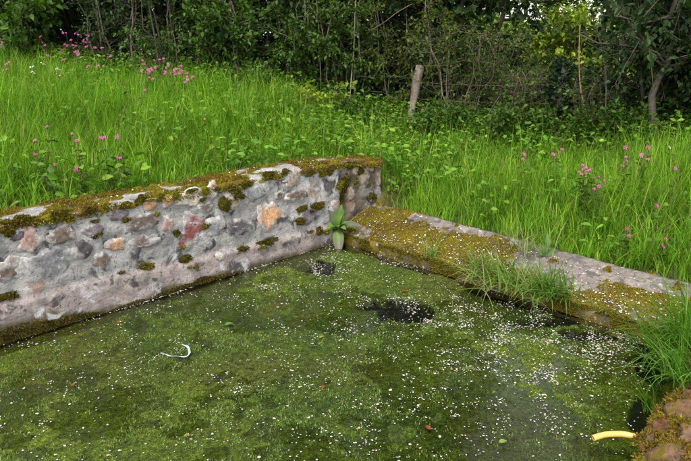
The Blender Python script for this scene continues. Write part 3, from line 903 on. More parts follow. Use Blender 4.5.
V, F = petal_mesh(P, unit(Z + rng.normal(0, .3, P.shape)), rng, rng.uniform(.004, .0085, len(P)))
cc = pick([(.78, .75, .72), (.72, .68, .64), (.66, .58, .5)], len(P), rng, .06)
o = link('fallen_petals', mesh_np('fallen_petals', V, F, np.repeat(cc, 5, 0), M['petal']))
tag(o, 'tiny white blossom petals strewn over the slab and stones', 'petals', kind='stuff')

# ------------------------------------------------------------------ meadow grass (uncountable)
rng = np.random.default_rng(11)
def gz(P):
    return terrain(P[:, 0], P[:, 1])
def off_stone(P):
    a, b = ab(P)
    on_wall = (b > -WALL_T - .0) & (a > WALL_A0 - .03) & (b < .1)
    on_slab = (a > -SLAB_W - .01) & (b > -.1) & (a < .1)
    return ~on_wall & ~on_slab & (sd_poly(P, BASIN) > .05)
nc = 46000
Pc = np.stack([rng.uniform(-8, 6.5, nc), rng.uniform(2.2, 12.6, nc), np.zeros(nc)], 1)
u, v = project(np.concatenate([Pc[:, :2], np.full((nc, 1), .6)], 1))
dist = np.hypot(Pc[:, 0], Pc[:, 1])
hyc = hedge_y(Pc[:, 0]) - Pc[:, 1]
weedy = np.exp(-((Pc[:, 0] + .1) / 1.5) ** 2) * smooth(4.4, 1.6, hyc)          # brambles take over by the hedge at the centre
k = (u > -160) & (u < 850) & (hyc > -.5) & (rng.random(nc) < np.clip((5.2 / dist) ** 1.1, .2, 1)) & (rng.random(nc) > .75 * weedy)
k &= ~((Pc[:, 0] > .6) & (Pc[:, 1] < 3.3) & (sd_poly(Pc, BASIN) < .55))
Pc = Pc[k]; hyc = hyc[k]; nc = len(Pc)
a_, b_ = ab(Pc)
left = smooth(.3, -.5, Pc[:, 0])
tall = .18 + .05 * left + .11 * fbm(Pc, .9, 3) + .08 * smooth(.3, 1.6, -b_ - .3) * left + .08 * smooth(.3, 1.5, -a_ - .5) * (1 - left)
tall = np.where(left > .5, tall * (.45 + .55 * smooth(.35, 1.2, -b_)), tall * (.7 + .3 * smooth(.5, 1.1, -a_)))
tall = tall * (1 - .35 * smooth(-1.3, -.2, -hyc)) * rng.lognormal(0, .28, nc)
caz = rng.uniform(0, 6.28, nc); kindg = rng.random(nc) + .45 * fbm(Pc + 8, 1.3, 2)
pi_ = rng.integers(5, 12, nc)
i = np.repeat(np.arange(nc), pi_); n = len(i)
P = Pc[i] + np.stack([rng.normal(0, .035, n), rng.normal(0, .035, n), np.zeros(n)], 1)
k = off_stone(P); P = P[k]; i = i[k]; n = len(P); P[:, 2] = gz(P) - .01
h = np.clip(tall[i] * rng.lognormal(0, .32, n), .05, .70)
cl = fbm(P + 3, 1.6, 3)
az = caz[i] + rng.normal(0, 1.1, n)
broad = kindg[i] > .62
V, F, mm = blades(P, h, np.where(broad, rng.uniform(.008, .013, n), rng.uniform(.004, .008, n)), az, np.abs(rng.normal(.22, .20, n)), np.where(broad, rng.uniform(.5, 2.0, n), rng.uniform(.15, 1.3, n)), 3)
pal = np.array([(.078, .185, .012), (.096, .215, .014), (.130, .260, .018), (.055, .140, .012), (.175, .285, .035), (.088, .20, .012), (.110, .235, .016)]) * [1.40, 1.32, 1.0]
cc = pick(pal, nc, rng, .12)[i] * (1 + rng.normal(0, .10, (n, 1))) * (1 + .22 * np.clip(cl, -1, 1))[:, None]
dry = rng.random(n) < .032
cc[dry] = (.34, .28, .12)
cv_ = np.repeat(cc, mm, 0).reshape(n, mm, 3)
V, F = V, F
o = link('meadow_grass', mesh_np('meadow_grass', V, F, cv_.reshape(-1, 3), M['grass']))
tag(o, 'tall bright green grass covering the banks around the basin', 'grass', kind='stuff')
# flowering grass stalks above the meadow
n = 2600
P = np.stack([rng.uniform(-7, 6, n), rng.uniform(3.5, 11, n), np.zeros(n)], 1)
k = off_stone(P) & (P[:, 1] < hedge_y(P[:, 0]) - .4) & (sd_poly(P, BASIN) > .8); P = P[k]; n = len(P); P[:, 2] = gz(P)
hh_ = rng.uniform(.32, .55, n)
V, F, mm = blades(P, hh_, np.full(n, .0035), rng.uniform(0, 6.28, n), np.abs(rng.normal(.08, .08, n)), rng.uniform(.05, .35, n), 4)
o = link('grass_stalks', mesh_np('grass_stalks', V, F, np.repeat(pick([(.17, .24, .04), (.24, .26, .08), (.12, .2, .03), (.28, .2, .12)], n, rng), mm, 0), M['grass']))
tag(o, 'thin pale grass stalks standing above the meadow', 'grass', kind='stuff')

# low broad-leaved weeds between the grass and under the hedge (uncountable)
def leaf_cloud(P, rng, L, pal, up=.9, jit=.14, ratio=.55):
    n = len(P)
    az = rng.uniform(0, 6.28, n)
    D = np.stack([np.cos(az), np.sin(az), rng.normal(.05, .35, n)], 1)
    N = unit(np.stack([rng.normal(0, .45, n), rng.normal(0, .45, n), np.full(n, up)], 1))
    Ls = L * rng.uniform(.6, 1.35, n)
    V, F = leaves(P, D, N, Ls, Ls * ratio * rng.uniform(.8, 1.2, n))
    return V, F, np.repeat(pick(pal, n, rng, jit), 6, 0)
n = 95000
P = np.stack([rng.uniform(-8, 7, n), rng.uniform(3.6, 12.8, n), np.zeros(n)], 1)
hy = hedge_y(P[:, 0]) - P[:, 1]
clump = fbm(P + 17, 1.5, 3)
mid = np.exp(-((P[:, 0] + .1) / 1.6) ** 2) * smooth(4.8, 1.5, hy)
dn = .42 * smooth(.0, .45, clump) + .95 * smooth(1.5, .1, hy) * smooth(-.7, .1, clump + .3) + .8 * mid * smooth(-.5, .2, clump + .2)
aw, bw = ab(P)
dn = dn + .45 * np.exp(-((-bw - .5) / .35) ** 2) * (aw > -.3) * smooth(-.5, .3, clump)
k = off_stone(P) & (hy > -.5) & (rng.random(n) < dn)
P = P[k]; n = len(P); hy = hy[k]
z0 = gz(P)
P[:, 2] = z0 + rng.uniform(.04, .30, n) + smooth(1.3, .0, hy) * rng.uniform(0, .22, n)
V, F, c = leaf_cloud(P, rng, .068, [(.085, .20, .014), (.11, .245, .018), (.15, .29, .024), (.065, .16, .014), (.20, .32, .03)])
st = P.copy(); st[:, 2] = gz(P) - .01
acc = Acc(); acc.put(V, F, c)
hh_ = P[:, 2] - st[:, 2]
Vb, Fb, mb = blades(st, hh_, np.full(n, .004), rng.uniform(0, 6.28, n), np.zeros(n), np.zeros(n), 2)
acc.put(Vb, Fb, np.array([.06, .11, .02]))
V, F, c = acc.out()
o = link('undergrowth', mesh_np('undergrowth', V, F, c, M['leaf']))
tag(o, 'low leafy weeds mixed through the grass and along the hedge foot', 'undergrowth', kind='stuff')

# ------------------------------------------------------------------ tufts rooted in the stonework
def grass_clump(base, label, n, h, w, spread, rng, fav=None, pal=None, flat=0.0, group=None):
    base = np.asarray(base, float)
    P = base + np.stack([rng.normal(0, spread, n), rng.normal(0, spread, n), np.full(n, -.012)], 1)
    az = rng.uniform(0, 6.28, n) if fav is None else rng.normal(fav, .9, n)
    V, F, mm = blades(P, h * rng.uniform(.45, 1.2, n), w * rng.uniform(.6, 1.3, n), az, np.abs(rng.normal(.35 + flat, .3, n)), rng.uniform(.4, 1.7, n), 5)
    c = np.repeat(pick(pal or [(.17, .28, .04), (.23, .33, .08), (.12, .23, .025), (.28, .34, .11), (.19, .30, .05), (.34, .29, .14)], n, rng), mm, 0)
    o = solo('grass_clump', V, F, c, M['grass'], base)
    return tag(o, label, 'grass clump', group or 'grass clumps rooted in the stonework')
rng = np.random.default_rng(31)
def slab_pt(u, v): 
    P = px(u, v, .12); 
    a, b = ab(P); a = min(-.02, float(a)); return W(a, float(b), float(slab_z(np.array(-a), np.array(float(b)))) + .015)
WATERWARD = math.atan2(DL[1], DL[0])
grass_clump(slab_pt(492, 276), 'pale arching grass clump on the slab edge, left one of the large pair', 260, .35, .0095, .10, rng, WATERWARD - .5, flat=.4)
grass_clump(slab_pt(520, 284), 'dense straw flecked grass clump in the middle of the slab edge', 150, .27, .0085, .09, rng, None, flat=.3)
grass_clump(slab_pt(548, 290), 'bright grass clump drooping over the slab edge, right one of the large pair', 240, .33, .0095, .08, rng, WATERWARD + .2, [(.15, .28, .035), (.20, .33, .07), (.11, .22, .025), (.25, .35, .11)], flat=.3)
grass_clump(slab_pt(530, 262), 'loose upright grass tuft on the slab behind the large clumps', 70, .29, .008, .09, rng)
grass_clump(slab_pt(412, 262), 'small thin grass tuft at the slab edge below the mossy part', 50, .22, .006, .025, rng, None, flat=.05)
grass_clump(slab_pt(588, 318), 'short sparse grass tuft low on the slab edge right of the big clumps', 26, .15, .005, .03, rng, WATERWARD, flat=.4)
grass_clump(W(.02, .02, .13) , 'wispy grass growing up the mossy inside corner of the wall', 26, .32, .004, .035, rng, None, flat=-.25)
GRN = [(.10, .24, .015), (.13, .28, .03), (.075, .17, .012), (.18, .31, .06)]
for (u_, v_, z_, n_, h_, lab) in [(668, 352, .12, 150, .42, 'long arching grass clump where the slab meets the rubble corner'),
                              (690, 345, .2, 170, .45, 'thick long grass clump at the right edge behind the rubble'),
                              (684, 378, .2, 120, .36, 'grass clump hanging over the water in front of the rubble stones'),
                              (700, 320, .22, 150, .42, 'tall grass clump at the right end of the slab'),
                              (652, 410, .12, 12, .26, 'few long grass blades rising from the water by the hose'),]:
    grass_clump(px(u_, v_, z_), lab, n_, h_, .0075, .065 if n_ > 20 else .02, rng, math.radians(200), GRN, .15 if n_ > 20 else .0)

def leaf_blade(base, d, up, L, wmax, bend, rng, n=9):
    """broad leaf with midrib groove, returned as V, F"""
    d = unit(np.asarray(d, float)); s = unit(np.cross(d, up)); nrm = np.cross(s, d)
    t = np.linspace(0, 1, n); m = 5
    w = wmax * np.sin(np.pi * np.clip(t * .93 + .05, 0, 1) ** .85) ** .9
    ctr = np.asarray(base) + d * (t * L)[:, None] - Z * (bend * L * t ** 2)[:, None] + nrm * (.06 * L * np.sin(t * 3.1))[:, None]
    V = []
    for q in np.linspace(-1, 1, m):
        wav = .05 * L * .3 * np.sin(t * 11 + q * 2) * abs(q)
        V.append(ctr + s * (w * q)[:, None] + nrm * (abs(q) * w * .35 + wav)[:, None])
    V = np.stack(V, 1).reshape(-1, 3)
    return V, grid_faces(n, m), t
ROSB = W(.045, .045, .135)
ros = thing('rosette_plant', ROSB, 'broad leaved rosette plant with purple tinged leaves in the basin corner', 'plant')
rng = np.random.default_rng(4)
G1, G2, PU = (.11, .19, .06), (.16, .28, .06), (.13, .085, .12)
camright = np.array([1.0, 0, 0]); toward = np.array([0, -1.0, 0])
for (dx, dy, dz, L, w, cl) in [(-.35, .1, .95, .24, .042, PU), (.12, .1, 1.0, .29, .046, G1), (.85, .35, .38, .25, .044, PU), (-.85, .5, .25, .17, .030, G2), (.05, .8, .55, .16, .032, G2), (.35, .7, .35, .17, .03, G2), (.05, .75, -.55, .23, .05, PU), (-.5, .6, .5, .15, .028, G2), (.55, .5, .75, .16, .026, G1), (.2, .3, .9, .2, .03, G2)]:
    d = camright * dx + toward * dy + Z * dz
    V, F, t = leaf_blade(ROSB + unit(d) * .012, d, np.array([0, -.5, 1.0]) if dz > -.2 else np.array([0, -1, .3]), L, w, .22, rng)
    k = np.repeat(t, 5)[:, None]
    mid = (np.tile(np.abs(np.linspace(-1, 1, 5)), 9) < .1)[:, None]
    c = np.array(G2) * (1 - k) + np.array(cl) * k
    c = np.where(mid, c * 1.25, c)
    add(ros, 'leaf', V, F, c, M['leaf'])
V, F = tube([ROSB - Z * .12, ROSB - Z * .02, ROSB + Z * .03], [.014, .014, .008], 7)
add(ros, 'crown', V, F, np.broadcast_to((.12, .16, .05), V.shape), M['leaf'])

dock = thing('dock_seedling', slab_pt(543, 268), 'lone upright dock leaf plant standing behind the grass clumps on the slab', 'plant')
for (dx, dy, dz, L, w) in [(.05, -.1, 1, .21, .022), (-.3, .2, .9, .12, .016), (.4, .2, .6, .12, .016), (-.5, .1, .5, .10, .014)]:
    V, F, t = leaf_blade(np.array(dock.location), np.array([dx, -dy, dz]), np.array([.3, -1, .3]), L, w, .12, rng)
    add(dock, 'leaf', V, F, np.broadcast_to((.14, .25, .07), V.shape), M['leaf'])

# ------------------------------------------------------------------ hedge: shrubs, trees, post, wire
def wiggle(p0, p1, n, amp, rng, sag=0.0):
    t = np.linspace(0, 1, n)
    P = p0 * (1 - t)[:, None] + p1 * t[:, None]
    w = np.cumsum(rng.normal(0, 1, (n, 3)), 0); w -= w[0]; w -= t[:, None] * w[-1] * .7
    P = P + w * amp * np.linalg.norm(p1 - p0) / n ** .5
    P[:, 2] -= sag * np.sin(t * math.pi)
    return P
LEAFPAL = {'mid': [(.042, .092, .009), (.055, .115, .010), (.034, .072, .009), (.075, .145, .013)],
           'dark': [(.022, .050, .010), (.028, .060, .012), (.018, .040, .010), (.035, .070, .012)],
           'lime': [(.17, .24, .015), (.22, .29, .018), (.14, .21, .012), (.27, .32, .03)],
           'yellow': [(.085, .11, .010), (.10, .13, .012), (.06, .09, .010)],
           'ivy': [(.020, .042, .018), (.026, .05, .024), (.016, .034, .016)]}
BARK = [(.10, .08, .06), (.075, .06, .045), (.13, .11, .085)]
CANE = [(.13, .10, .065), (.085, .065, .045), (.18, .14, .09)]
PBARK = [(.10, .085, .065)] * 3
DBARK = [(.05, .042, .034), (.04, .035, .028), (.065, .055, .045)]
def shrub(name, base, height, spread, label, cat, rng, stems=5, nbr=7, ntw=6, nleaf=16, leaf=.055, pal='mid', zlo=.12, r0=.018, group=None, lean=(0, 0), trunk=None, crown_lo=None, parts=('stems', 'foliage'), BARK=BARK, ratio=.6):
    base = np.asarray(base, float)
    T = thing(name, base, label, cat, group)
    ac = Acc(); tw0 = []; tw1 = []
    for s_ in range(stems):
        an = rng.uniform(0, 6.28); rr = spread * rng.uniform(.25, 1.0) if stems > 1 else 0
        if trunk is not None and s_ == 0:
            pts = np.array(trunk); 
        else:
            p0 = base + np.array([math.cos(an) * rr * .3, math.sin(an) * rr * .3, -.08])
            p1 = base + np.array([math.cos(an) * rr + lean[0], math.sin(an) * rr + lean[1], height * rng.uniform(.75, 1.0)])
            pts = wiggle(p0, p1, 8, .09, rng)
        rad = np.linspace(r0, r0 * .3, len(pts)) * rng.uniform(.7, 1.2)
        V, F = tube(pts, rad, 6)
        ac.put(V, F, np.array(BARK[rng.integers(0, 3)]))
        tl = np.linspace(0, 1, len(pts))
        for b_ in range(nbr):
            t = rng.uniform(zlo if crown_lo is None else crown_lo, 1)
            q0 = np.array([np.interp(t, tl, pts[:, j]) for j in range(3)])
            an = rng.uniform(0, 6.28)
            bl = spread * rng.uniform(.35, .8) * (1.1 - .45 * t)
            q1 = q0 + np.array([math.cos(an) * bl, math.sin(an) * bl, bl * rng.uniform(-.15, .6)])
            bp = wiggle(q0, q1, 5, .10, rng)
            V, F = tube(bp, np.linspace(r0 * .4, r0 * .12, 5), 4, False)
            ac.put(V, F, np.minimum(np.array(BARK[rng.integers(0, 3)]) * .9, .085 if trunk is not None else 1))
            for w_ in range(ntw):
                t2 = rng.uniform(.2, 1)
                z0 = np.array([np.interp(t2, np.linspace(0, 1, 5), bp[:, j]) for j in range(3)])
                z1 = z0 + unit(rng.normal(0, 1, 3) + np.array([0, 0, .25])) * spread * rng.uniform(.14, .42)
                tw0.append(z0); tw1.append(z1)
                V, F = tube(np.array([z0, (z0 + z1) / 2 + rng.normal(0, .01, 3), z1]), [r0 * .13, r0 * .1, r0 * .06], 3, False)
                ac.put(V, F, np.array(BARK[0]) * .9)
    V, F, c = ac.out()
    add(T, parts[0], V, F, c, M['bark'])
    tw0 = np.array(tw0); tw1 = np.array(tw1)
    if nleaf:
        i = np.repeat(np.arange(len(tw0)), nleaf)
        n = len(i)
        t = rng.uniform(.05, 1.0, n)[:, None]
        P = tw0[i] * (1 - t) + tw1[i] * t + rng.normal(0, leaf * .45, (n, 3))
        gl_ = bank(P[:, 0], P[:, 1])
        P = P[P[:, 2] > gl_ + .05]; n = len(P)
        D = unit(unit(P - (base + np.array([0, 0, height * .55]))) * .6 + rng.normal(0, .7, (n, 3)) + np.array([0, 0, -.15]))
        N = unit(np.stack([rng.normal(0, .5, n), rng.normal(-.15, .5, n), np.full(n, .9)], 1))
        L = leaf * rng.uniform(.6, 1.4, n)
        V, F = leaves(P, D, N, L, L * ratio * rng.uniform(.85, 1.15, n))
        c = np.repeat(pick(LEAFPAL[pal], n, rng, .16), 6, 0)
        add(T, parts[1], V, F, c, M['leaf'])
    return T
def hb(u, back=0.0):
    """point on the hedge line in photo column u"""
    dx = (u - 345.5) / FPX
    y = 9.0
    for _ in range(20): y = hedge_y(dx * y * 1.02) + back
    x = dx * y * 1.02
    return np.array([x, y, float(bank(np.array(x), np.array(y)))])
rng = np.random.default_rng(101)
GH = 'shrubs of the hedge front'
# front row, left to right
shrub('broadleaf_shrub', hb(-60, -.3), 2.0, 1.0, 'large leaved green shrub past the left edge of the hedge', 'shrub', rng, 7, 8, 6, 12, .10, 'mid', group=GH)
shrub('broadleaf_shrub', hb(30, -.25), 1.7, .95, 'large leaved green shrub in the top left corner above the pink flowers', 'shrub', rng, 8, 8, 6, 13, .10, 'mid', group=GH)
shrub('thin_shrub', hb(125, .25), 2.2, .8, 'dark thin stemmed shrub between the two pink flower groups', 'shrub', rng, 9, 7, 5, 7, .06, 'dark', group=GH)
shrub('hedge_shrub', hb(190, .1), 2.1, .8, 'shadowy sparse shrub with bare brown stems right of the flower groups', 'shrub', rng, 9, 7, 5, 9, .06, 'mid', group=GH)
shrub('hedge_shrub', hb(245, -.15), 1.5, .75, 'round leaved green shrub rising over the tall grass left of centre', 'shrub', rng, 7, 8, 6, 12, .07, 'mid', group=GH)
shrub('hedge_shrub', hb(300, .0), 2.0, .75, 'leafy hawthorn like shrub at the middle of the hedge', 'shrub', rng, 7, 8, 6, 12, .06, 'mid', group=GH)
shrub('hedge_shrub', hb(352, .1), 2.1, .75, 'green shrub around the pale bare stem left of the fence post', 'shrub', rng, 7, 8, 6, 11, .058, 'mid', group=GH)
shrub('hedge_shrub', hb(405, .35), 2.2, .8, 'loose yellow green shrub behind the weathered fence post', 'shrub', rng, 7, 8, 6, 10, .05, 'yellow', group=GH)
shrub('thorn_shrub', hb(462, .35), 1.5, .75, 'nearly leafless thorny brown shrub right of the fence post', 'shrub', rng, 24, 9, 5, 3, .05, 'mid', r0=.012, group=GH, BARK=CANE)
shrub('thorn_shrub', hb(515, .35), .9, .7, 'tangled bare brown thicket left of the ivy clad post', 'shrub', rng, 22, 9, 5, 2, .05, 'mid', r0=.012, group=GH, BARK=CANE)
shrub('thorn_shrub', hb(580, .25), .85, .6, 'low tangled bare thicket right of the ivy clad post under the bright gap', 'shrub', rng, 18, 8, 5, 2, .05, 'mid', r0=.012, group=GH, BARK=CANE)
shrub('hedge_shrub', hb(628, .55), 1.8, .7, 'dark leafy shrub left of the crooked tree trunks', 'shrub', rng, 8, 8, 6, 9, .058, 'dark', group=GH)
shrub('hedge_shrub', hb(697, .6), 1.9, .8, 'dark leafy shrub at the right edge behind the crooked trunks', 'shrub', rng, 8, 8, 6, 12, .06, 'dark', group=GH)
shrub('hedge_shrub', hb(770, .1), 2.0, .85, 'dark leafy shrub past the right edge of the hedge', 'shrub', rng, 8, 8, 6, 12, .06, 'dark', group=GH)
# low leafy plants standing out in front of the hedge
GF = 'leafy plants at the hedge foot'
for (u_, bk, h_, lab, pl) in [(255, -1.0, .5, 'bushy green bramble left of centre at the hedge foot', 'mid'), (320, -1.2, .55, 'light green bramble mound just above the moss capped wall end', 'lime'), (362, -1.1, .5, 'bramble with round leaves above the stub of the stone wall', 'mid'), (440, -1.0, .5, 'leafy bramble right of the fence post foot', 'mid'), (495, -.7, .5, 'leafy bramble in front of the bare brown thicket', 'mid'), (560, -.55, .5, 'leafy bramble below the ivy clad post', 'mid'), (625, -.45, .45, 'leafy plant in front of the dark shrub on the right', 'mid')]:
    shrub('bramble', hb(u_, bk), h_, .42, lab, 'bramble', rng, 7, 5, 4, 9, .055, pl, .1, .006, GF, parts=('canes', 'foliage'))
# back row: dense and dark
GB = 'dense shrubs behind the hedge front'
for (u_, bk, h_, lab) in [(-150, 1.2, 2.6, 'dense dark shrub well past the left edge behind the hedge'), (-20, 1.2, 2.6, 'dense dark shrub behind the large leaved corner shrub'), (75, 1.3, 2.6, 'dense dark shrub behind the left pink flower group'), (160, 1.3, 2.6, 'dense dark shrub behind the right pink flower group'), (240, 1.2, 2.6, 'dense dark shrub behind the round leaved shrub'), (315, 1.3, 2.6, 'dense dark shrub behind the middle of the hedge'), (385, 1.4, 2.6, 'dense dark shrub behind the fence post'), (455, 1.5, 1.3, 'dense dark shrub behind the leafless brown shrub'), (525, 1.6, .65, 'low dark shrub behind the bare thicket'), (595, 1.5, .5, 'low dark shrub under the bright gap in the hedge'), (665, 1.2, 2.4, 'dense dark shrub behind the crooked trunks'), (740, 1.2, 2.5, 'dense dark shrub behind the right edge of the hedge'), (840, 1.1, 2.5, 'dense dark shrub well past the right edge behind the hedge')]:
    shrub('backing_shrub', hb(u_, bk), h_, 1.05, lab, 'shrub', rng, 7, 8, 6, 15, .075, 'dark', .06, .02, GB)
WOODLAB = ['tall shaded shrub far behind the hedge ' + t for t in ('at the outermost left', 'second from the outermost left', 'behind the top left corner', 'deep behind the left pink flowers', 'deep between the two pink flower groups', 'deep behind the second pink flower group', 'deep left of the round leaved shrub', 'deep behind the round leaved shrub', 'deep behind the pale straight stem', 'deep left of the fence post', 'deep right of the fence post', 'deep behind the crooked trunks', 'second from the outermost right', 'at the outermost right')]
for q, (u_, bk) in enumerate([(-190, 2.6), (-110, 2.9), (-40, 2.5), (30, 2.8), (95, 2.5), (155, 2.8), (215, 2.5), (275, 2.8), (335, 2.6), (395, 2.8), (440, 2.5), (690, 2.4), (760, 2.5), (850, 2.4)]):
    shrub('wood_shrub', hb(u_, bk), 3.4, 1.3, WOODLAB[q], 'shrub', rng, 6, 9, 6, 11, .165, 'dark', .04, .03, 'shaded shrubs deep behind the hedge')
# trees over the hedge; only their lower parts come into the picture
GT = 'trees standing over the hedge'
def tree(u_, bk, h_, sp, lab, pal, lean, clo, nl=14, lf=.11, trunk=None, r0=.06, nbr=22, ns=3):
    return shrub('hedge_tree', hb(u_, bk), h_, sp, lab, 'tree', rng, ns, nbr, 9, nl, lf, pal, .3, r0, GT, lean, trunk, clo, ('trunk', 'crown'), PBARK if ns == 1 else DBARK)
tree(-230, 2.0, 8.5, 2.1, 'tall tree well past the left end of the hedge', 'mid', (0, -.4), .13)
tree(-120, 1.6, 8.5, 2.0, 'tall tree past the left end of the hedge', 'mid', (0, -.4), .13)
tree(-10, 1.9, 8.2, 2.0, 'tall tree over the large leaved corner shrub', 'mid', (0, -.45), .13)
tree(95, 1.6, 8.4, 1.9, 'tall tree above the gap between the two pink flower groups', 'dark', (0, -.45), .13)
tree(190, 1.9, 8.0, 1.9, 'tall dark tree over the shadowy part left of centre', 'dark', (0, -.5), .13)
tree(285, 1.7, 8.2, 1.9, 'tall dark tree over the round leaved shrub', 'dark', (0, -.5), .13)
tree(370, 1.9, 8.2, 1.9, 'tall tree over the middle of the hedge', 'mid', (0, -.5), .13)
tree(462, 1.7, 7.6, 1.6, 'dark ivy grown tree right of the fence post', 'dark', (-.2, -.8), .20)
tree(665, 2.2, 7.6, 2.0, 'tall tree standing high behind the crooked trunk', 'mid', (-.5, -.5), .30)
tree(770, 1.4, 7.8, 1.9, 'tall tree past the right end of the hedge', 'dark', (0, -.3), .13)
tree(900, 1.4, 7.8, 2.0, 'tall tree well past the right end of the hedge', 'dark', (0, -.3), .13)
tb0 = hb(655, -.12)
tpts = np.array([tb0 + [0, 0, -.1], pxy(652, 118, tb0[1]), pxy(652, 95, tb0[1]), pxy(658, 80, tb0[1] - .05), pxy(668, 62, tb0[1] - .1), pxy(673, 40, tb0[1] - .1), pxy(672, 10, tb0[1] - .1), tb0 + [.25, -.2, 3.2], tb0 + [.1, -.4, 6.2]])
tree(655, -.12, 6.4, 1.5, 'crooked grey trunked tree on the right of the hedge', 'dark', (.15, -.5), .46, 14, .07, tpts, .05, 46, 1)
# overhanging bough across the top above the bright gap
bo = thing('hanging_bough', hb(585, .3), 'leafy dark bough hanging across the top over the bright gap', 'tree', GT)
y0 = hb(585, .3)[1]
bpts = spline(np.array([hb(640, .5) + [0, 0, -.1], pxy(640, 60, y0), pxy(622, 12, y0), pxy(590, -6, y0), pxy(550, 2, y0), pxy(510, -4, y0), pxy(470, -14, y0)]), np.linspace(0, 6, 30))
acc = Acc(); V, F = tube(bpts, np.linspace(.03, .008, 30), 6); acc.put(V, F, BARK[1])
LP = []
for q in range(130):
    i = rng.integers(11, 29); p0 = bpts[i]; p1 = p0 + unit(rng.normal(0, 1, 3) + [0, 0, .15]) * rng.uniform(.08, .32)
    V, F = tube(np.array([p0, (p0 + p1) / 2 + rng.normal(0, .012, 3), p1]), [.004, .003, .002], 3, False); acc.put(V, F, BARK[1])
    tq = rng.uniform(.2, 1, 13)[:, None]; LP.append(p0 * (1 - tq) + p1 * tq + rng.normal(0, .03, (13, 3)))
V, F, c = acc.out(); add(bo, 'bough', V, F, c, M['bark'])
LP = np.concatenate(LP); V, F, c = leaf_cloud(LP, rng, .055, LEAFPAL['dark'] + LEAFPAL['mid'])
add(bo, 'foliage', V, F, c, M['leaf'])
# brighter trees out in the open beyond the gap
GO = 'bright trees beyond the hedge'
for (x_, y_, h_, sp, lab) in [(7.4, 21.0, 2.2, 2.0, 'sunlit yellow green bush seen through the gap in the hedge'), (10.6, 22.0, 2.4, 2.2, 'sunlit bush beyond the gap towards the right'), (4.2, 22.0, 2.3, 2.2, 'sunlit bush beyond the hedge left of the gap'), (8.8, 30.0, 2.2, 2.6, 'farther sunlit bush seen low in the gap')]:
    b0 = np.array([x_, y_, float(bank(np.array(x_), np.array(y_)))])
    shrub('open_bush', b0, h_, sp, lab, 'bush', rng, 8, 9, 6, 15, .15, 'lime', .05, .03, GO)

# weathered fence post and its wires
pb = pxy(411, 118, hb(414, -.15)[1]); pt = pxy(420, 66, hb(414, -.15)[1] + .03)
zg = float(bank(np.array(pb[0]), np.array(pb[1])))
axis_ = unit(pt - pb); pb = pb - axis_ * ((pb[2] - zg) / axis_[2] + .25)
post = thing('fence_post', pb, 'leaning weathered grey wooden fence post in front of the hedge', 'post')
n_ = 16; t = np.linspace(0, 1, n_)
V, F = tube(pb + (pt - pb) * t[:, None], .058 + .008 * np.sin(t * 9), 14)
V = V + .022 * (fbm(V * [1, 1, .12], 24, 3)[:, None]) * np.array([1, 1, 0]) 
c = np.array([.17, .14, .11]) * (1 + .5 * fbm(V * [1, 1, .1], 40, 3)[:, None])
V[-14:, 2] += rng.uniform(-.02, .025, 14)
add(post, 'post_shaft', V, F, c, M['wood'])
ib = hb(551, .0)
ivy = thing('ivy_post', ib + [0, 0, -.2], 'ivy covered old post among the bare stems right of centre', 'post')
V, F = tube([ib + [0, 0, -.2], ib + [0, 0, .4], ib + [.03, 0, .95]], [.055, .05, .045], 9)
add(ivy, 'post_shaft', V, F, np.broadcast_to((.10, .08, .06), V.shape), M['wood'])
n = 1100
an = rng.uniform(0, 6.28, n); P = ib + np.stack([np.cos(an), np.sin(an), np.zeros(n)], 1) * np.abs(rng.normal(.10, .05, n))[:, None] + np.stack([np.zeros(n), np.zeros(n), rng.uniform(.05, 1.05, n)], 1)
V, F, c = leaf_cloud(P, rng, .055, LEAFPAL['ivy'], .3, ratio=.8)
add(ivy, 'ivy_leaves', V, F, c, M['leaf'])
for (z_, lab) in [(.72, 'upper rusty fence wire running from the leaning post to the ivy post'), (.48, 'lower rusty fence wire running from the leaning post to the ivy post')]:
    p0 = pb + axis_ * ((zg + z_ - pb[2]) / axis_[2]) + np.array([.05, -.02, 0]); p1 = ib + [0, -.04, z_]
    V, F = tube(wiggle(p0, p1, 24, .002, rng, .03), .0028, 4)
    tag(solo('fence_wire', V, F, np.broadcast_to((.13, .10, .09), V.shape), M['wood'], p0), lab, 'wire', 'wires of the fence')
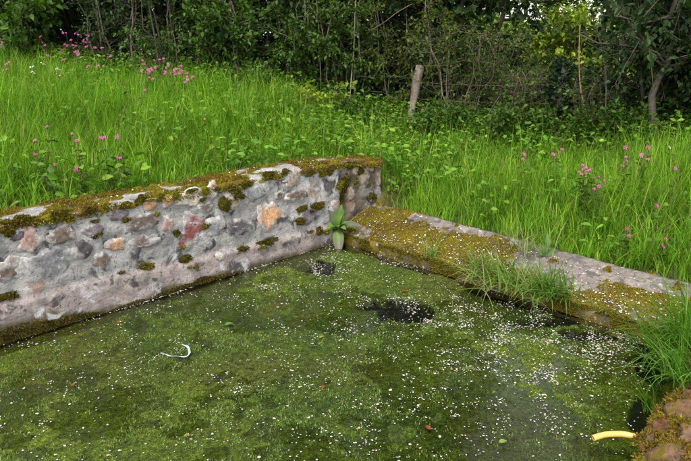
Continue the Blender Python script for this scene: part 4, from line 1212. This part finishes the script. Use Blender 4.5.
# single dead stems that stand out
for (pts, r_, dy, colr, lab) in [([(350, 98), (352, 70), (354, 45), (355, 15), (357, -15)], .011, -.15, (.26, .22, .16), 'pale straight dead stem left of the fence post'),
                           ([(321, 96), (320, 60), (318, 20), (316, -10)], .008, -.1, (.2, .17, .12), 'thin grey stem left of the pale straight one'),
                           ([(594, 150), (588, 120), (581, 92), (579, 60), (580, 25)], .011, -.15, (.28, .18, .10), 'bent orange brown dead stem under the bright gap'),
                           ([(482, 128), (492, 108), (505, 88), (515, 72)], .007, -.1, (.22, .16, .11), 'slanting dead stem in the bare thicket'),
                           ([(605, 130), (606, 95), (606, 65)], .007, -.1, (.18, .15, .12), 'upright grey stem right of the bent orange one'),
                           ([(176, 48), (172, 28), (169, 5), (168, -15)], .012, -.1, (.2, .16, .12), 'leaning brown stem right of the upper pink flowers'),
                           ([(131, 40), (133, 20), (131, -10)], .02, -.05, (.11, .09, .07), 'dark brown trunk between the pink flower groups'),
                           ([(372, 30), (385, 22), (398, 12), (412, 4)], .007, -.2, (.2, .16, .1), 'slanting twig crossing the top left of the fence post')]:
    y_ = hb(pts[0][0], dy)[1]
    Q = np.array([pxy(a_, b_, y_) for a_, b_ in pts])
    if lab.startswith('slanting twig'): Q[:, 1] += np.linspace(.25, 0, len(Q))
    else: Q = np.concatenate([[[Q[0][0], y_, float(bank(np.array(Q[0][0]), np.array(y_))) - .05]], Q])
    Q = spline(Q, np.linspace(0, len(Q) - 1, 18))
    V, F = tube(Q, np.linspace(r_, r_ * .5, 18), 7)
    tag(solo('dead_stem', V, F, np.array(colr) * (1 + .2 * fbm(V, 20, 2)[:, None]), M['bark'], Q[0]), lab, 'stem', 'dead stems in the hedge')

# ------------------------------------------------------------------ wild flowers
def at_height(u, v, hgt):
    """march along the pixel's ray to hgt above the bank"""
    d = ray(u, v); lo = 3.0
    ts = np.linspace(3.5, 13, 600)
    P = CAM + d * (ts / d[1])[:, None]
    g_ = bank(P[:, 0], P[:, 1]) + hgt
    k = np.nonzero(P[:, 2] < g_)[0]
    P = P[k[0]] if len(k) else P[-1]
    hy = hedge_y(P[0]) - .45
    if P[1] > hy: P = CAM + d * (hy / d[1])
    return P
def flower(parent, P, rng, r, colr, np_=5):
    nrm = unit(np.array([0, -.7, .7]) + rng.normal(0, .35, 3)); S = unit(np.cross(nrm, [0.3, .2, 1])); Q = np.cross(nrm, S)
    V = [P - nrm * r * .3]; F = []
    off = rng.uniform(0, 6.28)
    for k in range(np_):
        a0 = off + k * 2 * math.pi / np_
        for da, rr in ((-.42, .75), (-.22, 1.05), (0, .88), (.22, 1.05), (.42, .75)):
            V.append(P + (S * math.cos(a0 + da) + Q * math.sin(a0 + da)) * r * rr * rng.uniform(.9, 1.1) + nrm * r * .1)
        i = 1 + k * 5
        F += [[0, i, i + 1], [0, i + 1, i + 2], [0, i + 2, i + 3], [0, i + 3, i + 4]]
    V = np.array(V)
    add(parent, 'flower', V, np.array(F), np.broadcast_to(np.array(colr) * rng.uniform(.85, 1.1), V.shape), M['petal'])
def flower_plant(name, pix, label, cat, colr, group, hgt=.45, r=.021):
    while hgt > .12:                                                    # a flower low in the picture grows on the bank, not on the stone
        Ps = np.array([at_height(u, v, hgt) for u, v in pix])
        if off_stone(Ps).all(): break
        hgt -= .03
    Ps[:, 1] = Ps[:, 1] * .3 + Ps[:, 1].mean() * .7
    Ps = np.array([pxy(pix[i][0], pix[i][1], Ps[i, 1]) for i in range(len(pix))])
    cx, cy = Ps[:, 0].mean(), Ps[:, 1].mean()
    b0 = np.array([cx, cy, float(bank(np.array(cx), np.array(cy)))])
    T = thing(name, b0, label, cat, group)
    acc = Acc(); LPs = []
    for p in Ps:
        rt = b0 + np.array([rng.normal(0, .02), rng.normal(0, .02), -.02])
        st_ = wiggle(rt, p - [0, 0, .004], 7, .03, rng); st_[:, :2] = rt[:2] + (st_[:, :2] - rt[:2]) * np.linspace(0, 1, 7)[:, None] ** .15 
        V, F = tube(st_, np.linspace(.003, .0018, 7), 4); acc.put(V, F, (.12, .09, .05))
        for q in (2, 3, 4, 5): LPs += [st_[q], st_[q]]
        # calyx
        V, F = tube([p - [0, 0, .018], p - [0, 0, .006], p], [.003, .005, .004], 5); acc.put(V, F, (.16, .05, .06))
    V, F, c = acc.out(); add(T, 'stems', V, F, c, M['leaf'])
    V, F, c = leaf_cloud(np.array(LPs), rng, .06, LEAFPAL['mid'] + [(.08, .15, .02)], .7, ratio=.35); add(T, 'leaves', V, F, c, M['leaf'])
    for p in Ps:
        if p[1] > 7.5: flower(T, p + [rng.normal(0, .03), -.01, rng.normal(0, .025)], rng, r * .9, colr)
    for p in Ps: flower(T, p, rng, r * min(1.1, .40 + .070 * p[1]) * rng.uniform(.75, 1.2), colr)
PK = (.62, .085, .38)
def z5(*q): return [(a / 2.883, b / 2.883) for a, b in q]
def z7(*q): return [(440 + a / 2.562, b / 2.562) for a, b in q]
def z1(*q): return [(a / 2.305, 150 + b / 2.305) for a, b in q]
GP = 'pink campions in the meadow'
for pix, lab in [
    (z5((118, 104), (130, 130), (140, 160)), 'pink campion leftmost in the upper left flower group'),
    (z5((190, 95), (205, 115), (210, 130), (192, 132), (180, 145), (225, 100)), 'pink campion with the most blooms in the upper left flower group'),
    (z5((253, 103), (248, 122), (252, 134), (240, 120)), 'pink campion at the top right of the upper left flower group'),
    (z5((272, 137), (296, 138)), 'pink campion at the right end of the upper left flower group'),
    (z5((215, 150), (227, 158), (218, 148), (185, 172)), 'pink campion in the middle of the upper left flower group'),
    (z5((255, 190), (283, 190), (318, 163)), 'pink campion below the upper left flower group'),
    (z5((415, 185), (428, 210), (413, 203), (440, 228), (427, 200)), 'pink campion on the left of the second flower group'),
    (z5((447, 195), (460, 172), (473, 175)), 'pink campion highest in the second flower group'),
    (z5((480, 195), (475, 213), (505, 200), (505, 215), (497, 210)), 'pink campion in the middle of the second flower group'),
    (z5((520, 205), (522, 190), (518, 212), (537, 212)), 'pink campion right of the middle of the second flower group'),
    (z5((540, 230), (556, 222)), 'pink campion at the right end of the second flower group'),
    (z5((358, 240), (418, 260)), 'pink campion below the second flower group'),
    (z5((20, 200), (18, 185), (5, 122)), 'pink campion at the far left edge of the meadow'),
    (z5((135, 365), (103, 445), (100, 405)), 'lone pink campion in the middle of the left meadow'),
    (z5((208, 385), (222, 405)), 'small pink campion between the two larger ones on the left bank'),
    (z5((290, 397), (300, 397), (337, 395)), 'pink campion above the mossy wall top'),
    (z5((352, 433), (348, 456), (340, 455)), 'pink campion just behind the stone wall left of the middle'),
    (z1((175, 44), (190, 58)), 'pink campion close behind the stone wall on the left'),
    (z1((80, 10), (127, 33)), 'pale pink campion near the left edge behind the wall'),
    (z7((312, 383), (290, 395)), 'pink campion in the middle of the right meadow'),
    (z7((215, 395), (212, 408)), 'pink campion nearest the ivy post on the right'),
    (z7((375, 430), (383, 436), (362, 447), (365, 423), (407, 453), (395, 457)), 'pink campion cluster left of the tallest right hand campions'),
    (z7((475, 378), (476, 402), (468, 425), (478, 412)), 'tall pink campion under the crooked tree trunks'),
    (z7((532, 377), (518, 395), (532, 408), (515, 400)), 'tall pink campion at the right under the hedge'),
    (z7((603, 432),), 'single small pink campion near the right edge'),
    ([(666, 239), (663, 246)], 'pink campion lowest at the right edge'),
    ([(627, 229), (629, 236)], 'pink campion in the grass behind the slab on the right'),
    ([(584, 169), (588, 173), (579, 172)], 'pink campion at the top of the right hand cluster'),
    ([(599, 186), (604, 181), (594, 189)], 'pink campion at the bottom of the right hand cluster'),
    ([(657, 206),], 'single pink campion bloom between the right edge clusters')]:
    flower_plant('pink_campion', pix, lab, 'flower', PK, GP)
GWH = 'white flowers in the meadow'
flower_plant('white_flower', z5((88, 195), (95, 192), (100, 205), (92, 208)), 'small white meadow flowers at the left below the pink group', 'flower', (.75, .75, .72), GWH, .35, .014)
flower_plant('white_flower', z5((165, 198), (172, 200), (163, 212), (125, 185)), 'small white meadow flowers under the pink group', 'flower', (.75, .75, .72), GWH, .35, .014)
flower_plant('white_flower', z5((410, 150), (428, 148), (430, 155)), 'small white flowers against the dark hedge foot', 'flower', (.75, .75, .72), GWH, .35, .016)
flower_plant('white_flower', z7((588, 378),), 'single white flower head under the crooked trunks on the right', 'flower', (.75, .75, .72), GWH, .4, .022)
flower_plant('yellow_flower', z7((605, 415),), 'single yellow flower in the grass at the right', 'flower', (.75, .38, .02), 'yellow flowers in the meadow', .3, .02)
flower_plant('yellow_flower', z5((590, 343),), 'single yellow flower in the grass left of centre', 'flower', (.65, .35, .02), 'yellow flowers in the meadow', .3, .02)
